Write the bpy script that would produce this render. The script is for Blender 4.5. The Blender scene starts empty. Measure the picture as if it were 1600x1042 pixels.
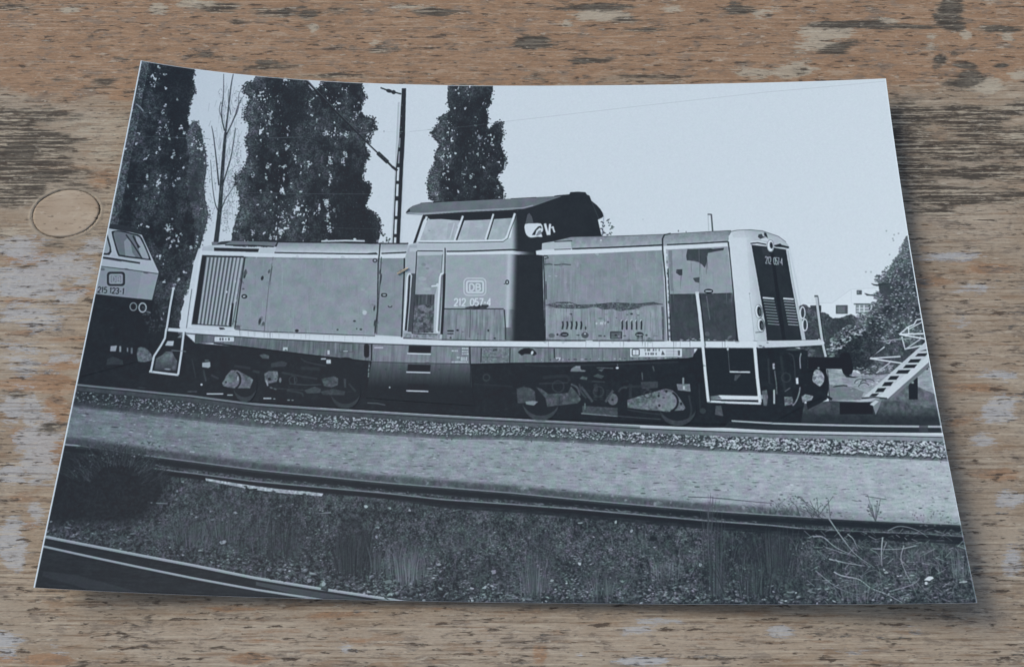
import bpy, bmesh, math
import numpy as np
from mathutils import Matrix, Vector

sc = bpy.context.scene
COL = sc.collection
R = math.radians

# ------------------------------------------------------------------ camera
# solved once from the corners and edges of the print (metres, radians)
F_PX, PITCH, ROLL = 1757.8889, 1.099445, 0.0016491
CAM = (0.0005524, -0.0971491, 0.1848012)
PHI = -0.0163102
PW, PH = 0.15, 0.1059291                       # print: 15 x 10.5 cm
HC = np.array([0.0035476, -0.00010314, -0.00023017, 0.00031124, -0.00013716, 0.0010032, -0.00012838, 0.0016938, -0.0015948, 0.00095524, 0.0016107])      # curl of the sheet
cp, sp_ = math.cos(PITCH), math.sin(PITCH)
FW = np.array([0, cp, -sp_]); UP0 = np.array([0, sp_, cp]); RT0 = np.array([1.0, 0, 0])
RT = math.cos(ROLL) * RT0 + math.sin(ROLL) * UP0
UP = -math.sin(ROLL) * RT0 + math.cos(ROLL) * UP0
cam = bpy.data.cameras.new('camera')
cam_ob = bpy.data.objects.new('camera', cam); COL.objects.link(cam_ob)
cam.sensor_width = 36.0; cam.sensor_fit = 'HORIZONTAL'; cam.lens = F_PX / 1600 * 36.0
cam.clip_start = 0.005; cam.clip_end = 20
cam_ob.matrix_world = Matrix(((RT[0], UP[0], -FW[0], CAM[0]), (RT[1], UP[1], -FW[1], CAM[1]),
                              (RT[2], UP[2], -FW[2], CAM[2]), (0, 0, 0, 1)))
sc.camera = cam_ob

# ------------------------------------------------------------------ light: soft overcast daylight from the left
SUN_EL, SUN_AZ = 46.0, 290.0                   # azimuth clockwise from +Y
w = bpy.data.worlds.new('World'); sc.world = w; w.use_nodes = True
nt = w.node_tree
bg = nt.nodes['Background']; bg.inputs['Strength'].default_value = 0.15
sky = nt.nodes.new('ShaderNodeTexSky'); sky.sky_type = 'NISHITA'; sky.sun_disc = False
sky.sun_elevation = R(SUN_EL); sky.sun_rotation = R(SUN_AZ)
sky.air_density = 1.0; sky.dust_density = 3.0; sky.ozone_density = 1.0
nt.links.new(sky.outputs[0], bg.inputs[0])
sun = bpy.data.lights.new('sun', 'SUN'); sun.energy = 0.78; sun.angle = R(22); sun.color = (1.0, 0.95, 0.88)
sun_ob = bpy.data.objects.new('sun', sun); COL.objects.link(sun_ob)
sd = Vector((math.sin(R(SUN_AZ)) * math.cos(R(SUN_EL)), math.cos(R(SUN_AZ)) * math.cos(R(SUN_EL)), math.sin(R(SUN_EL))))
sun_ob.rotation_euler = sd.to_track_quat('Z', 'Y').to_euler(); sun_ob.location = sd * 2
sc.view_settings.view_transform = 'Standard'; sc.view_settings.look = 'None'
sc.view_settings.exposure = 0.32; sc.view_settings.gamma = 1.0
sc.view_settings.use_curve_mapping = False

# ------------------------------------------------------------------ shape of the curled print
def height(s, t):
    u = 2 * s - 1; v = 2 * t - 1
    B = np.stack([u*u, u*u*v, u*u*v*v, u, u*v, u*v*v, v, v*v, u**3, u**3*v, u**4], -1)
    return np.maximum(B @ HC, -0.00005) + 0.0003
def surf(s, t, lift=0.0):
    x = (s - .5) * PW; y = (.5 - t) * PH
    c, n = math.cos(PHI), math.sin(PHI)
    return np.stack([c*x - n*y, n*x + c*y, height(s, t) + lift], -1)
def project(P):
    d = P - np.array(CAM); z = d @ FW
    return 800 + F_PX * (d @ RT) / z, 521 - F_PX * (d @ UP) / z
# measured points on the photograph -> print coordinates (s,t) by Newton steps on the sheet
def invert(px, py):
    px = np.asarray(px, float); py = np.asarray(py, float)
    s = (px - 60) / 1400.0; t = (py - 110) / 830.0
    e = 1e-4
    for _ in range(12):
        a, b = project(surf(s, t)); a1, b1 = project(surf(s + e, t)); a2, b2 = project(surf(s, t + e))
        sx, sy, tx, ty = (a1-a)/e, (b1-b)/e, (a2-a)/e, (b2-b)/e
        dx, dy = px - a, py - b; det = sx*ty - tx*sy
        s = s + np.clip((dx*ty - tx*dy)/det, -.3, .3); t = t + np.clip((sx*dy - dx*sy)/det, -.3, .3)
    return s, t
GX = np.arange(-10, 1621, 10.0); GY = np.arange(60, 991, 10.0)
_gx, _gy = np.meshgrid(GX, GY)
GS, GT = invert(_gx, _gy)
def st_of(pts):
    p = np.asarray(pts, float).reshape(-1, 2)
    fx = np.clip((p[:, 0] - GX[0]) / 10, 0, len(GX) - 1.001); fy = np.clip((p[:, 1] - GY[0]) / 10, 0, len(GY) - 1.001)
    i = fx.astype(int); j = fy.astype(int); fx -= i; fy -= j
    def lerp(G):
        return (G[j, i]*(1-fx) + G[j, i+1]*fx)*(1-fy) + (G[j+1, i]*(1-fx) + G[j+1, i+1]*fx)*fy
    return np.stack([lerp(GS), lerp(GT)], -1)
# measured points on the photograph -> the table plane z = z0
def on_table(px, py, z0=0.0):
    px = np.asarray(px, float); py = np.asarray(py, float)
    d = FW + ((px - 800) / F_PX)[..., None] * RT - ((py - 521) / F_PX)[..., None] * UP
    k = (z0 - CAM[2]) / d[..., 2]
    return CAM[0] + d[..., 0]*k, CAM[1] + d[..., 1]*k

# ------------------------------------------------------------------ a small painter for the flat black-and-white picture
TW, TH = 2200, 1540
Q = 1.65                                        # texels per photograph pixel, about
CV = np.full((TH, TW), 207.0, np.float32)       # tones 0..255
rng = np.random.default_rng(7)
def to_tex(pts):
    st = st_of(pts); return st * np.array([TW, TH])
def raster(tp, ss=4):
    """coverage of a polygon in texel coordinates -> (y0,y1,x0,x1,cov)"""
    x0 = max(int(np.floor(tp[:, 0].min())), 0); x1 = min(int(np.ceil(tp[:, 0].max())) + 1, TW)
    y0 = max(int(np.floor(tp[:, 1].min())), 0); y1 = min(int(np.ceil(tp[:, 1].max())) + 1, TH)
    if x1 <= x0 or y1 <= y0: return None
    ys = y0 + (np.arange((y1 - y0) * ss) + .5) / ss
    a = tp; b = np.roll(tp, -1, 0)
    lo = np.minimum(a[:, 1], b[:, 1]); hi = np.maximum(a[:, 1], b[:, 1])
    dy = np.where(np.abs(b[:, 1] - a[:, 1]) < 1e-9, 1e-9, b[:, 1] - a[:, 1])
    xc = a[:, 0] + (ys[:, None] - a[:, 1]) * (b[:, 0] - a[:, 0]) / dy
    hit = (ys[:, None] >= lo) & (ys[:, None] < hi)
    xc = np.where(hit, xc, 1e9); xc.sort(1)
    n = int(hit.sum(1).max()) if len(ys) else 0
    X = np.arange(x0, x1)
    cov = np.zeros((len(ys), x1 - x0), np.float32)
    for k in range(0, n - 1, 2):
        cov += np.clip(xc[:, k+1:k+2] - X, 0, 1) - np.clip(xc[:, k:k+1] - X, 0, 1)
    return y0, y1, x0, x1, np.abs(cov).reshape(y1 - y0, ss, -1).mean(1)
def put(r, tone, alpha=1.0):
    if r is None: return
    y0, y1, x0, x1, c = r; c = c * alpha
    if isinstance(tone, np.ndarray): tone = tone[y0:y1, x0:x1]
    v = CV[y0:y1, x0:x1]; v += (tone - v) * c
def poly(pts, tone, alpha=1.0): put(raster(to_tex(pts)), tone, alpha)
def smooth(pts, n=6, closed=False):
    p = np.asarray(pts, float)
    if closed: q = np.vstack([p[-1], p, p[:2]])
    else: q = np.vstack([2*p[0]-p[1], p, 2*p[-1]-p[-2]])
    out = []
    for i in range(1, len(q) - 2):
        for k in range(n):
            t = k / n; a, b, c, d = q[i-1], q[i], q[i+1], q[i+2]
            out.append(.5*((2*b) + (c-a)*t + (2*a-5*b+4*c-d)*t*t + (3*b-a-3*c+d)*t**3))
    if not closed: out.append(p[-1])
    return np.array(out)
def ribbon(pts, w0, w1=None):
    p = np.asarray(pts, float); w1 = w0 if w1 is None else w1
    d = np.gradient(p, axis=0); d /= np.maximum(np.hypot(d[:, 0], d[:, 1]), 1e-9)[:, None]
    nrm = np.stack([-d[:, 1], d[:, 0]], -1); ww = np.linspace(w0, w1, len(p))[:, None] / 2
    return np.vstack([p + nrm*ww, (p - nrm*ww)[::-1]])
def line(pts, w, tone, alpha=1.0, w1=None, curve=False):
    if curve: pts = smooth(pts)
    poly(ribbon(pts, w, w1), tone, alpha)
def ellipse(cx, cy, rx, ry, rot=0.0, n=28, a0=0.0, a1=360.0):
    a = np.radians(np.linspace(a0, a1, n, endpoint=(a1 - a0) < 359)); c, s = math.cos(R(rot)), math.sin(R(rot))
    x, y = rx*np.cos(a), ry*np.sin(a)
    return np.stack([cx + c*x - s*y, cy + s*x + c*y], -1)
def ell(cx, cy, rx, ry, tone, alpha=1.0, rot=0.0): poly(ellipse(cx, cy, rx, ry, rot), tone, alpha)
def ring(cx, cy, rx, ry, w, tone, alpha=1.0):
    o = ellipse(cx, cy, rx + w/2, ry + w/2); i = ellipse(cx, cy, rx - w/2, ry - w/2)
    poly(np.vstack([o, o[:1], i[::-1], i[-1:]]), tone, alpha)
def rbox(x0, y0, x1, y1, r, n=5):
    out = []
    for cx, cy, a in ((x1-r, y0+r, -90), (x1-r, y1-r, 0), (x0+r, y1-r, 90), (x0+r, y0+r, 180)):
        for k in range(n + 1):
            t = R(a + 90*k/n); out.append((cx + r*math.cos(t), cy + r*math.sin(t)))
    return np.array(out)
def rrect(x0, y0, x1, y1, r, tone, alpha=1.0): poly(rbox(x0, y0, x1, y1, r), tone, alpha)
def rframe(x0, y0, x1, y1, r, w, tone, alpha=1.0):
    o = rbox(x0, y0, x1, y1, r); i = rbox(x0+w, y0+w, x1-w, y1-w, max(r-w, .4))
    poly(np.vstack([o, o[:1], i[::-1], i[-1:]]), tone, alpha)
def rect(x0, y0, x1, y1, tone, alpha=1.0): poly([(x0, y0), (x1, y0), (x1, y1), (x0, y1)], tone, alpha)
def vnoise(sy, sx, seed, h=TH, w=TW):
    r = np.random.default_rng(seed); gh, gw = int(h/sy) + 3, int(w/sx) + 3
    g = r.random((gh, gw), dtype=np.float32)
    y = np.arange(h, dtype=np.float32)/sy; i = y.astype(int); f = y - i; f = f*f*(3-2*f)
    a = g[i]*(1-f)[:, None] + g[i+1]*f[:, None]
    x = np.arange(w, dtype=np.float32)/sx; i = x.astype(int); f = x - i; f = f*f*(3-2*f)
    return a[:, i]*(1-f) + a[:, i+1]*f
def fbm(sy, sx, seed, o=3):
    v = 0; k = 1.0; t = 0
    for n in range(o):
        v = v + k*vnoise(max(sy/2**n, 1.0), max(sx/2**n, 1.0), seed*31 + n); t += k; k *= .55
    return v / t
def sstep(a, b, x):
    t = np.clip((x - a)/(b - a), 0, 1); return t*t*(3 - 2*t)
def blur(a, r):
    r = max(int(r), 1)
    for ax in (0, 1):
        for _ in range(2):
            p = np.concatenate([np.repeat(np.take(a, [0], ax), r+1, ax), a, np.repeat(np.take(a, [-1], ax), r, ax)], ax)
            c = np.cumsum(p, ax, dtype=np.float64); n = a.shape[ax]
            a = ((np.take(c, range(2*r+1, 2*r+1+n), ax) - np.take(c, range(0, n), ax))/(2*r+1)).astype(np.float32)
    return a
def mask(pts, soft=0):
    m = np.zeros((TH, TW), np.float32); r = raster(to_tex(pts))
    if r is not None: m[r[0]:r[1], r[2]:r[3]] = r[4]
    return blur(m, soft*Q) if soft else m
def dabs(px, py, rx, ry, rot, tone, alpha):
    """many small soft-edged ellipses, sizes in photograph pixels"""
    px = np.atleast_1d(np.asarray(px, float)); n = len(px)
    t = to_tex(np.stack([px, np.broadcast_to(py, px.shape)], -1))
    rx, ry, rot, tone, alpha = [np.broadcast_to(np.asarray(v, float), (n,)) for v in (rx, ry, rot, tone, alpha)]
    for k in range(n):
        x, y = t[k]; a, b = max(rx[k]*Q, .5), max(ry[k]*Q, .5); m = max(a, b) + 1
        x0, x1, y0, y1 = int(x-m), int(x+m)+2, int(y-m), int(y+m)+2
        if x0 < 0 or y0 < 0 or x1 > TW or y1 > TH: continue
        X = np.arange(x0, x1)[None] + .5 - x; Y = np.arange(y0, y1)[:, None] + .5 - y
        c, s = math.cos(rot[k]), math.sin(rot[k])
        d = np.sqrt(((X*c + Y*s)/a)**2 + ((Y*c - X*s)/b)**2)
        cov = np.clip((1 - d)*min(a, b) + .5, 0, 1)*alpha[k]
        v = CV[y0:y1, x0:x1]; v += (tone[k] - v)*cov
def inside(pts, x, y):
    p = np.asarray(pts, float); q = np.roll(p, -1, 0); r = np.zeros(len(x), bool)
    for (ax, ay), (bx, by) in zip(p, q):
        if ay == by: continue
        r ^= ((ay > y) != (by > y)) & (x < (bx-ax)*(y-ay)/(by-ay) + ax)
    return r
def scatter(pts, n, g=rng):
    p = np.asarray(pts, float); lo, hi = p.min(0), p.max(0)
    x = g.uniform(lo[0], hi[0], n); y = g.uniform(lo[1], hi[1], n); k = inside(p, x, y); return x[k], y[k]
def stones(pts, n, size, t0, t1, flat=.7, shadow=42, grow=0.0, g=rng):
    x, y = scatter(pts, n, g); o = np.argsort(y); x, y = x[o], y[o]
    for a, b in zip(x, y):
        s = g.uniform(*size)*(1 + grow*(a - 100)/1400); t = g.uniform(t0, t1) if g.random() > .12 else t1 + g.uniform(0, 35)
        m = g.integers(5, 8); an = np.sort(g.uniform(0, 2*np.pi, m)); rr = s*g.uniform(.65, 1.1, m); tl = g.uniform(-.5, .5)
        qx, qy = rr*np.cos(an), rr*np.sin(an)*flat
        P = np.stack([a + qx, b + qy + tl*qx], -1)
        poly(P + np.array([.35*s, .5*s]), shadow, .8); poly(P, t*.78)
        poly(np.stack([a + qx*.75 - .12*s, b + qy*.6 + tl*qx*.75 - .2*s], -1), t)
# strokes of the lettering, in a unit box, y down
GL = {'0': [[(.5,0),(.85,.1),(1,.35),(1,.65),(.85,.9),(.5,1),(.15,.9),(0,.65),(0,.35),(.15,.1),(.5,0)]],
      '1': [[(.15,.22),(.6,0),(.6,1)]],
      '2': [[(.02,.25),(.2,.04),(.55,0),(.9,.1),(.97,.3),(.85,.5),(.0,1),(1,1)]],
      '3': [[(.03,.12),(.3,0),(.7,0),(.95,.15),(.95,.32),(.75,.46),(.4,.48),(.75,.52),(1,.68),(.95,.85),(.7,1),(.3,1),(0,.86)]],
      '4': [[(.75,1),(.75,0),(0,.7),(1,.7)]],
      '5': [[(.92,0),(.15,0),(.08,.45),(.5,.37),(.9,.48),(1,.7),(.85,.93),(.45,1),(.03,.9)]],
      '7': [[(0,0),(1,0),(.4,1)]], '-': [[(.1,.55),(.9,.55)]],
      'D': [[(.1,0),(.1,1),(.6,1),(.95,.75),(.95,.25),(.6,0),(.1,0)]],
      'B': [[(.1,0),(.1,1),(.65,1),(.95,.8),(.9,.55),(.6,.48),(.1,.48)], [(.1,0),(.6,0),(.88,.15),(.85,.38),(.6,.48)]],
      'A': [[(0,1),(.5,0),(1,1)], [(.2,.65),(.8,.65)]], 'Y': [[(0,0),(.5,.5),(1,0)], [(.5,.5),(.5,1)]],
      'm': [[(0,1),(0,.2),(.4,.2),(.5,1)], [(.5,.3),(.9,.2),(1,1)]], '+': [[(0,.55),(1,.55)], [(.5,.15),(.5,.95)]],
      'T': [[(0,0),(1,0)], [(.5,0),(.5,1)]], 'E': [[(1,0),(0,0),(0,1),(1,1)], [(0,.5),(.8,.5)]],
      'R': [[(0,1),(0,0),(.8,0),(1,.25),(.8,.5),(0,.5)], [(.4,.5),(1,1)]], ':': [[(.4,.1),(.6,.1)], [(.4,.9),(.6,.9)]]}
def text(s, x, y, cw, h, gap, tone, wt, slope=0.0, lean=0.0, alpha=1.0, space=None):
    """s written from (x,y) top left; slope = dy/dx of the line; lean = dx per unit down"""
    for ch in s:
        if ch == ' ': x += (space or cw*.8); continue
        k = .62 if ch in '1:' else (.7 if ch == '-' else 1.0)
        for st in GL[ch]:
            P = []
            for (a, b) in st:
                gx = x + a*cw*k + lean*b*h; P.append((gx, y + b*h + slope*a*cw*k))
            P = np.array(P); D = np.vstack([P[i] + (P[i+1]-P[i])*np.linspace(0, 1, 4)[:, None][:-1] for i in range(len(P)-1)] + [P[-1:]])
            for i in range(len(P) - 1): line(np.vstack([P[i], P[i+1]]), wt, tone, alpha)
            for p in P[1:-1]: poly(ellipse(p[0], p[1], wt/2, wt/2, n=8), tone, alpha*.9)
        x += cw*k + gap; y += slope*(cw*k + gap)

PARTS = []                                       # (name, parent key, key, polygons, label)
def part(key, name, pts, parent=None, label=None):
    PARTS.append((key, name, [np.asarray(q, float) for q in (pts if isinstance(pts, list) and np.ndim(pts[0]) == 2 else [pts])], parent, label))

# ================================================================== PAINTING THE PRINTED PICTURE
N1 = fbm(4, 4, 1, 2); N2 = fbm(9, 8, 2, 3); N3 = fbm(26, 22, 3, 3); N4 = fbm(70, 60, 4, 3)
FINE = vnoise(1.6, 1.6, 5); STREAK = fbm(60, 4, 6, 3); HORIZ = fbm(4, 22, 7, 3)

# ---- wires in the sky
line([(640, 206), (700, 200), (800, 189), (900, 177.5), (1000, 166), (1100, 155), (1200, 144), (1385, 127)], .9, 178, .8)

def crown(pts, dark, light, hole, seed, key=None, edge=6, hmin=.63, leaf=900, label=None, solid=None):
    """foliage: ragged outline, clumps of lit leaves, sky holes"""
    if key: part(key, 'printed_tree', smooth(pts, 3, True), None, label)
    global CV
    m = mask(pts, edge)
    a = sstep(.43, .55, m + .50*(fbm(5, 4.5, seed, 2) - .5) + .40*(fbm(15, 12, seed+1, 2) - .5))
    h = fbm(7, 4.5, seed+2, 2)*.56 + fbm(64, 26, seed+3, 2)*.44
    hm = sstep(hmin+.032, hmin+.075, h + hole)
    if solid is not None: hm = hm*(1 - solid)
    clump = np.clip((fbm(17, 13, seed+4, 3)*.5 + fbm(80, 40, seed+5, 2)*.5 - .36)/.34, 0, 1)
    side_l = np.clip(1 - np.roll(blur(m, 9*Q), int(15*Q), 1)*1.15, 0, 1)          # the sun stands at the left in the picture
    clump = np.clip(clump*.72 + .55*side_l, 0, 1)
    if solid is not None: clump = clump*(1 - .8*solid)
    leafy = fbm(3.4, 3.2, seed+6, 2)
    t = dark - 2 + (light - dark)*clump*.8 + 84*(leafy - .5)*(.16 + clump)
    CV += (t - CV)*(a*(1 - hm*.94))
    x, y = scatter(pts, leaf//2)
    dabs(x, y, rng.uniform(.6, 1.5, len(x)), rng.uniform(.4, .9, len(x)), rng.uniform(0, 3.14, len(x)), rng.uniform(dark+14, light+40, len(x)), rng.uniform(.15, .6, len(x)))
    x, y = scatter(pts, leaf//2)
    dabs(x, y, rng.uniform(.7, 1.8, len(x)), rng.uniform(.5, 1.2, len(x)), rng.uniform(0, 3.14, len(x)), rng.uniform(dark-6, dark+4, len(x)), .35)
def holes(L, tone=196):
    for x, y, w, h in L:
        n = max(4, int(w*h/6))
        dabs(x + rng.normal(0, w*.24, n), y + rng.normal(0, h*.26, n), rng.uniform(.6, 1.7, n), rng.uniform(.8, 2.2, n), rng.uniform(0, 3.14, n), tone + rng.uniform(-80, 8, n), .9)
def edge_leaves(pts, n, dark):
    p = smooth(pts, 4); k = rng.integers(0, len(p)-1, n); f = rng.random(n)[:, None]; b = p[k]*(1-f) + p[k+1]*f + rng.normal(0, 1.7, (n, 2))
    dabs(b[:, 0], b[:, 1], rng.uniform(.7, 2.0, n), rng.uniform(.6, 1.4, n), rng.uniform(0, 3.14, n), dark + rng.uniform(-4, 22, n), .9)

# ---- left poplar with a paler neighbour
T1B = [(292, 200), (303, 190), (313, 198), (317, 218), (322, 242), (323, 262), (319, 290), (321, 312), (326, 335), (321, 356), (316, 375), (308, 400), (296, 450), (280, 470), (280, 300)]
crown(T1B, 62, 104, -.02, 60, 'tree_pale', 1.5, .66, 260, 'paler grey tree at the right edge of the left poplar')
T1 = [(190, 80), (306, 100), (301, 125), (305, 145), (297, 160), (294, 178), (291, 190), (297, 196), (290, 215), (296, 240), (292, 290), (300, 330), (304, 360), (302, 400), (290, 450), (275, 540), (100, 640), (100, 520)]
DARKR = mask([(262, 100), (304, 100), (300, 180), (280, 240), (280, 330), (262, 330), (262, 200)], 8)
edge_leaves(T1B[:14], 170, 72)
crown(T1, 45, 98, -.055, 20, 'tree_left', 4, .66, 900, 'tall dark poplar cut by the left edge of the print', solid=DARKR*.9)
edge_leaves([(305, 108), (301, 125), (305, 145), (297, 160), (294, 178), (291, 192)], 120, 42)
holes([(249.5, 231, 4, 7), (271.7, 238, 5, 10), (270, 246, 4, 5), (253.5, 175, 6, 8), (250.5, 202, 5, 7), (249, 191, 4, 6), (258, 165, 4, 4), (283, 200, 7, 9), (288, 207, 5, 6), (259.6, 137, 5, 5), (247.5, 105, 4, 8), (256, 116, 6, 3), (230.4, 275, 5, 8), (259.6, 276, 4, 8), (287, 261, 4, 7), (279, 279, 8, 6), (213, 225, 4, 4), (196, 234, 3, 6), (218, 209, 4, 3), (227, 249, 5, 4), (271.7, 291, 5, 4), (227, 291, 6, 4), (200, 291, 5, 4), (238, 135, 4, 6), (277, 156, 3, 3), (277, 215, 4, 5), (264, 217, 3, 3),
       (263.6, 358, 12, 12), (262, 373, 7, 7), (271, 376, 7, 9), (266, 386, 5, 8), (250.6, 401, 6, 5), (275, 368, 6, 5), (283.6, 366, 4, 4), (299, 386, 7, 8), (309, 378, 5, 9), (288, 426, 8, 7), (279, 438, 7, 6), (273, 446, 6, 5), (257.5, 441, 4, 7), (277, 385, 3, 3), (302, 412, 4, 8), (231, 354, 5, 4), (220, 351, 4, 4), (270, 342, 6, 4), (213, 312, 3, 4), (230, 275, 4, 8), (271, 290, 5, 5)])
dabs(219 + rng.normal(0, 3, 14), 146 + rng.normal(0, 5, 14), 1.6, 1.0, rng.uniform(0, 3, 14), 140, .8)
line([(213, 163), (219, 168), (224, 174)], 2, 150, .7)
line([(200, 213), (260, 214.5), (326, 217)], .8, 92, .7); line([(186, 287), (260, 289.5), (326, 292)], .8, 88, .6); line([(172, 345), (260, 349), (320, 353)], .7, 84, .5)

# ---- bare tree
BARE = [[(337, 383), (341, 350), (344.5, 315), (347, 275), (350, 235), (352.5, 207)], [(352.5, 207), (357, 170), (361, 135), (365, 113)], [(351, 205), (347, 187), (346.5, 170), (349, 150), (349.5, 116)],
        [(354, 211), (365, 187), (373, 164), (379, 152)], [(342, 290), (338, 250), (333.5, 212), (330.5, 197)], [(347, 292), (355, 266), (361, 245), (365, 222), (368, 200)], [(341, 330), (336, 317), (332, 290), (329, 250)], [(343, 335), (352, 312), (360, 300), (371, 280)], [(347, 187), (343, 172), (345, 160)], [(361, 180), (357, 160), (357, 140)], [(363, 190), (372, 172), (373, 150), (377, 140)]]
for i, (b, w0, w1) in enumerate(zip(BARE, (7.5, 2.6, 2.0, 1.8, 2.2, 2.0, 1.6, 1.6, 1, 1, 1), (4.2, .8, .7, .7, .7, .8, .6, .6, .6, .5, .5))):
    line(b, w0, 52, .95, w1, True)
part('bare_tree', 'printed_bare_tree', [ribbon(smooth(b), w0, w1) for b, w0, w1 in zip(BARE[:6], (8, 3.5, 3, 2.5, 3, 3), (5, 1.5, 1.5, 1.2, 1.2, 1.5))], None, 'thin leafless tree between two poplars')
for (x, y, sx, sy, n) in ((362, 285, 12, 26, 170), (352, 320, 10, 22, 90), (372, 240, 9, 26, 80), (372, 165, 9, 22, 60), (347, 165, 6, 22, 24), (333, 260, 6, 40, 40), (352, 350, 8, 16, 50), (330, 330, 4, 22, 20)):
    dabs(x + rng.normal(0, sx*.6, n), y + rng.normal(0, sy*.6, n), rng.uniform(.5, 1.6, n), rng.uniform(.35, .8, n), rng.uniform(0, 3.1, n), rng.uniform(58, 140, n), .7)
for k in range(240):
    x, y = rng.normal(358, 13), rng.uniform(140, 350); line([(x, y), (x + rng.uniform(-4, 5), y - rng.uniform(5, 18))], .6, rng.uniform(90, 150), .55)

# ---- the pair of broad poplars
T3 = [(399, 118), (566, 118), (566, 141), (573, 152), (566, 160), (564, 176), (572, 184), (582, 185), (588, 198), (580, 211), (577, 222), (571, 232), (578, 244), (571, 254), (567, 277), (566, 284), (578, 286), (578, 303), (571, 322), (586, 335), (594, 346), (595, 362), (589, 384), (360, 386), (362, 370), (368, 348), (376, 322), (373, 302), (366, 278), (381, 264), (388, 241), (384, 222), (390, 194), (381, 184), (386, 166), (393, 153), (381, 146), (384, 131), (396, 129)]
SOLID = np.clip(mask([(445, 140), (487, 130), (478, 190), (440, 215), (438, 180)], 6) + mask([(520, 290), (575, 255), (590, 380), (522, 382)], 7) + mask([(480, 290), (506, 270), (498, 330), (478, 320)], 7), 0, 1)
crown(T3, 44, 99, .005, 130, 'tree_pair', 3.5, .665, 1700, 'pair of broad dark poplars behind the locomotive', solid=SOLID*.95)
edge_leaves(T3[1:24], 420, 42); edge_leaves(T3[25:], 330, 46)
poly([(474, 110), (506, 110), (503, 128), (498, 137), (489, 143), (483, 136)], 204); edge_leaves([(478, 128), (484, 137), (489, 143), (498, 137), (504, 127)], 40, 46)
holes([(423, 178, 9, 15), (421, 193, 7, 9), (418, 210, 4, 8), (413, 156, 4, 5), (445, 127, 5, 7), (450.5, 199, 3, 6), (495, 186.5, 4, 7), (488, 181, 4, 4), (509, 208, 14, 9), (539.6, 210, 9, 11), (532.6, 210, 3, 7), (448, 232, 6, 15), (461.6, 249, 5, 13), (443.6, 260, 8, 9), (418.5, 260, 6, 11), (482.5, 254.7, 11, 10), (516, 254, 7, 18), (537, 252, 6, 14), (516, 280, 5, 24), (539.6, 241, 7, 11), (510, 319, 8, 22), (513, 338, 6, 20), (499, 327, 4, 15), (516, 360, 6, 14), (442, 335, 5, 14), (438, 366, 5, 18), (450.5, 355, 4, 9), (456, 338, 5, 6), (396, 274, 6, 8), (417, 277, 4, 11), (395, 363, 6, 9), (422.7, 371, 7, 10), (413, 364, 4, 5), (510, 377, 5, 5), (407, 299, 4, 5), (443.6, 277, 3, 9), (454.7, 291, 3, 9), (434, 241, 3, 11), (555, 374, 4, 3), (557.7, 178, 7, 10), (560.5, 163, 4, 6), (486, 166, 5, 5), (398, 150, 4, 5), (403, 320, 4, 5), (424, 300, 3, 6), (470, 300, 3, 4)], 200)
poly([(571.5, 222), (576, 227), (575, 231), (571, 229)], 200)
line([(421, 216), (474, 214.5), (512, 223.5)], 1.3, 84, .8); line([(474, 215), (512, 223.5)], 1.6, 46, .8); line([(552, 210), (566, 208.5), (581, 207)], 1.2, 110, .8)
line([(376, 301), (480, 303), (578, 303.5)], .8, 84, .8); line([(400, 353), (500, 356), (594, 358)], .8, 70, .8)

# ---- right poplar
T4 = [(701, 120), (771, 120), (770, 140), (767, 160), (759, 171), (762, 186), (760, 203), (769, 200), (775, 193), (783, 192), (786, 210), (782, 226), (790, 247), (787, 263), (776, 277), (787, 295), (786, 322), (680, 322), (677, 314), (670, 305), (668, 285), (672, 270), (681, 250), (679, 242), (687, 226), (676, 212), (676, 205), (687, 193), (686, 184), (704, 173), (699, 160)]
SOL4 = mask([(715, 150), (750, 150), (755, 230), (740, 310), (715, 320)], 10)
crown(T4, 44, 97, -.015, 230, 'tree_right', 3, .672, 600, 'dark poplar above the cab roof', solid=SOL4*.6)
edge_leaves(T4[2:17], 300, 42); edge_leaves(T4[18:], 260, 44)
holes([(712, 141, 3, 4), (710, 170, 3, 5), (712, 240, 4, 4), (747, 240, 3, 7), (770, 226, 3, 7), (690, 247, 4, 5), (737, 275, 7, 8), (725, 272, 4, 5), (778, 291, 4, 6), (682, 305, 5, 6), (700, 295, 4, 4), (706, 205, 3, 5), (727, 170, 3, 4), (692, 217, 4, 5), (742, 292, 4, 4), (716, 300, 3, 4), (756, 262, 3, 5), (700, 268, 3, 5)], 200)
line([(668, 203), (720, 199), (786, 191)], .8, 100, .5)
x = np.array([941, 943, 940, 950, 952, 955, 957, 954, 942, 944, 950, 946]); y = np.array([347, 353, 357, 344, 350, 358, 355, 365, 366, 362, 368, 371])
for dx in (0, 1.5, -1.3): dabs(x + dx, y + rng.normal(0, 1.6, 12), 1.8, .9, rng.uniform(0, 3, 12), 62, .85)

# ---- catenary mast with its arms
part('mast', 'printed_mast', [(625, 138.5), (634.5, 138.5), (631, 262), (626.5, 381), (613, 381), (619, 262)], None, 'lattice overhead line mast between the poplars')
poly([(621.5, 160), (624.5, 160), (615.5, 381), (611, 381)], 168, .75)
poly([(628, 138.5), (634.5, 138.5), (632.6, 215), (630, 262), (624.6, 381), (613.4, 381), (618.7, 262), (623.7, 215)], 46)
f = lambda y: 620.6 - (y - 300)*.044
for y0, y1 in ((288, 307), (314, 338), (343, 366), (371, 380), (262, 283)):
    poly([(f(y0)-1.7, y0), (f(y0)+1.9, y0), (f(y1)+1.9, y1), (f(y1)-1.7, y1)], 206, .95)
for y0, y1 in ((237, 256), (216, 231)): poly([(f(y0)-.6, y0), (f(y0)+1.6, y0), (f(y1)+1.6, y1), (f(y1)-1.2, y1)], 150, .8)
for y in (165, 182, 200, 209): dabs(f(y)+1.5, y, .8, 2, 0, 120, .7)
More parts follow.
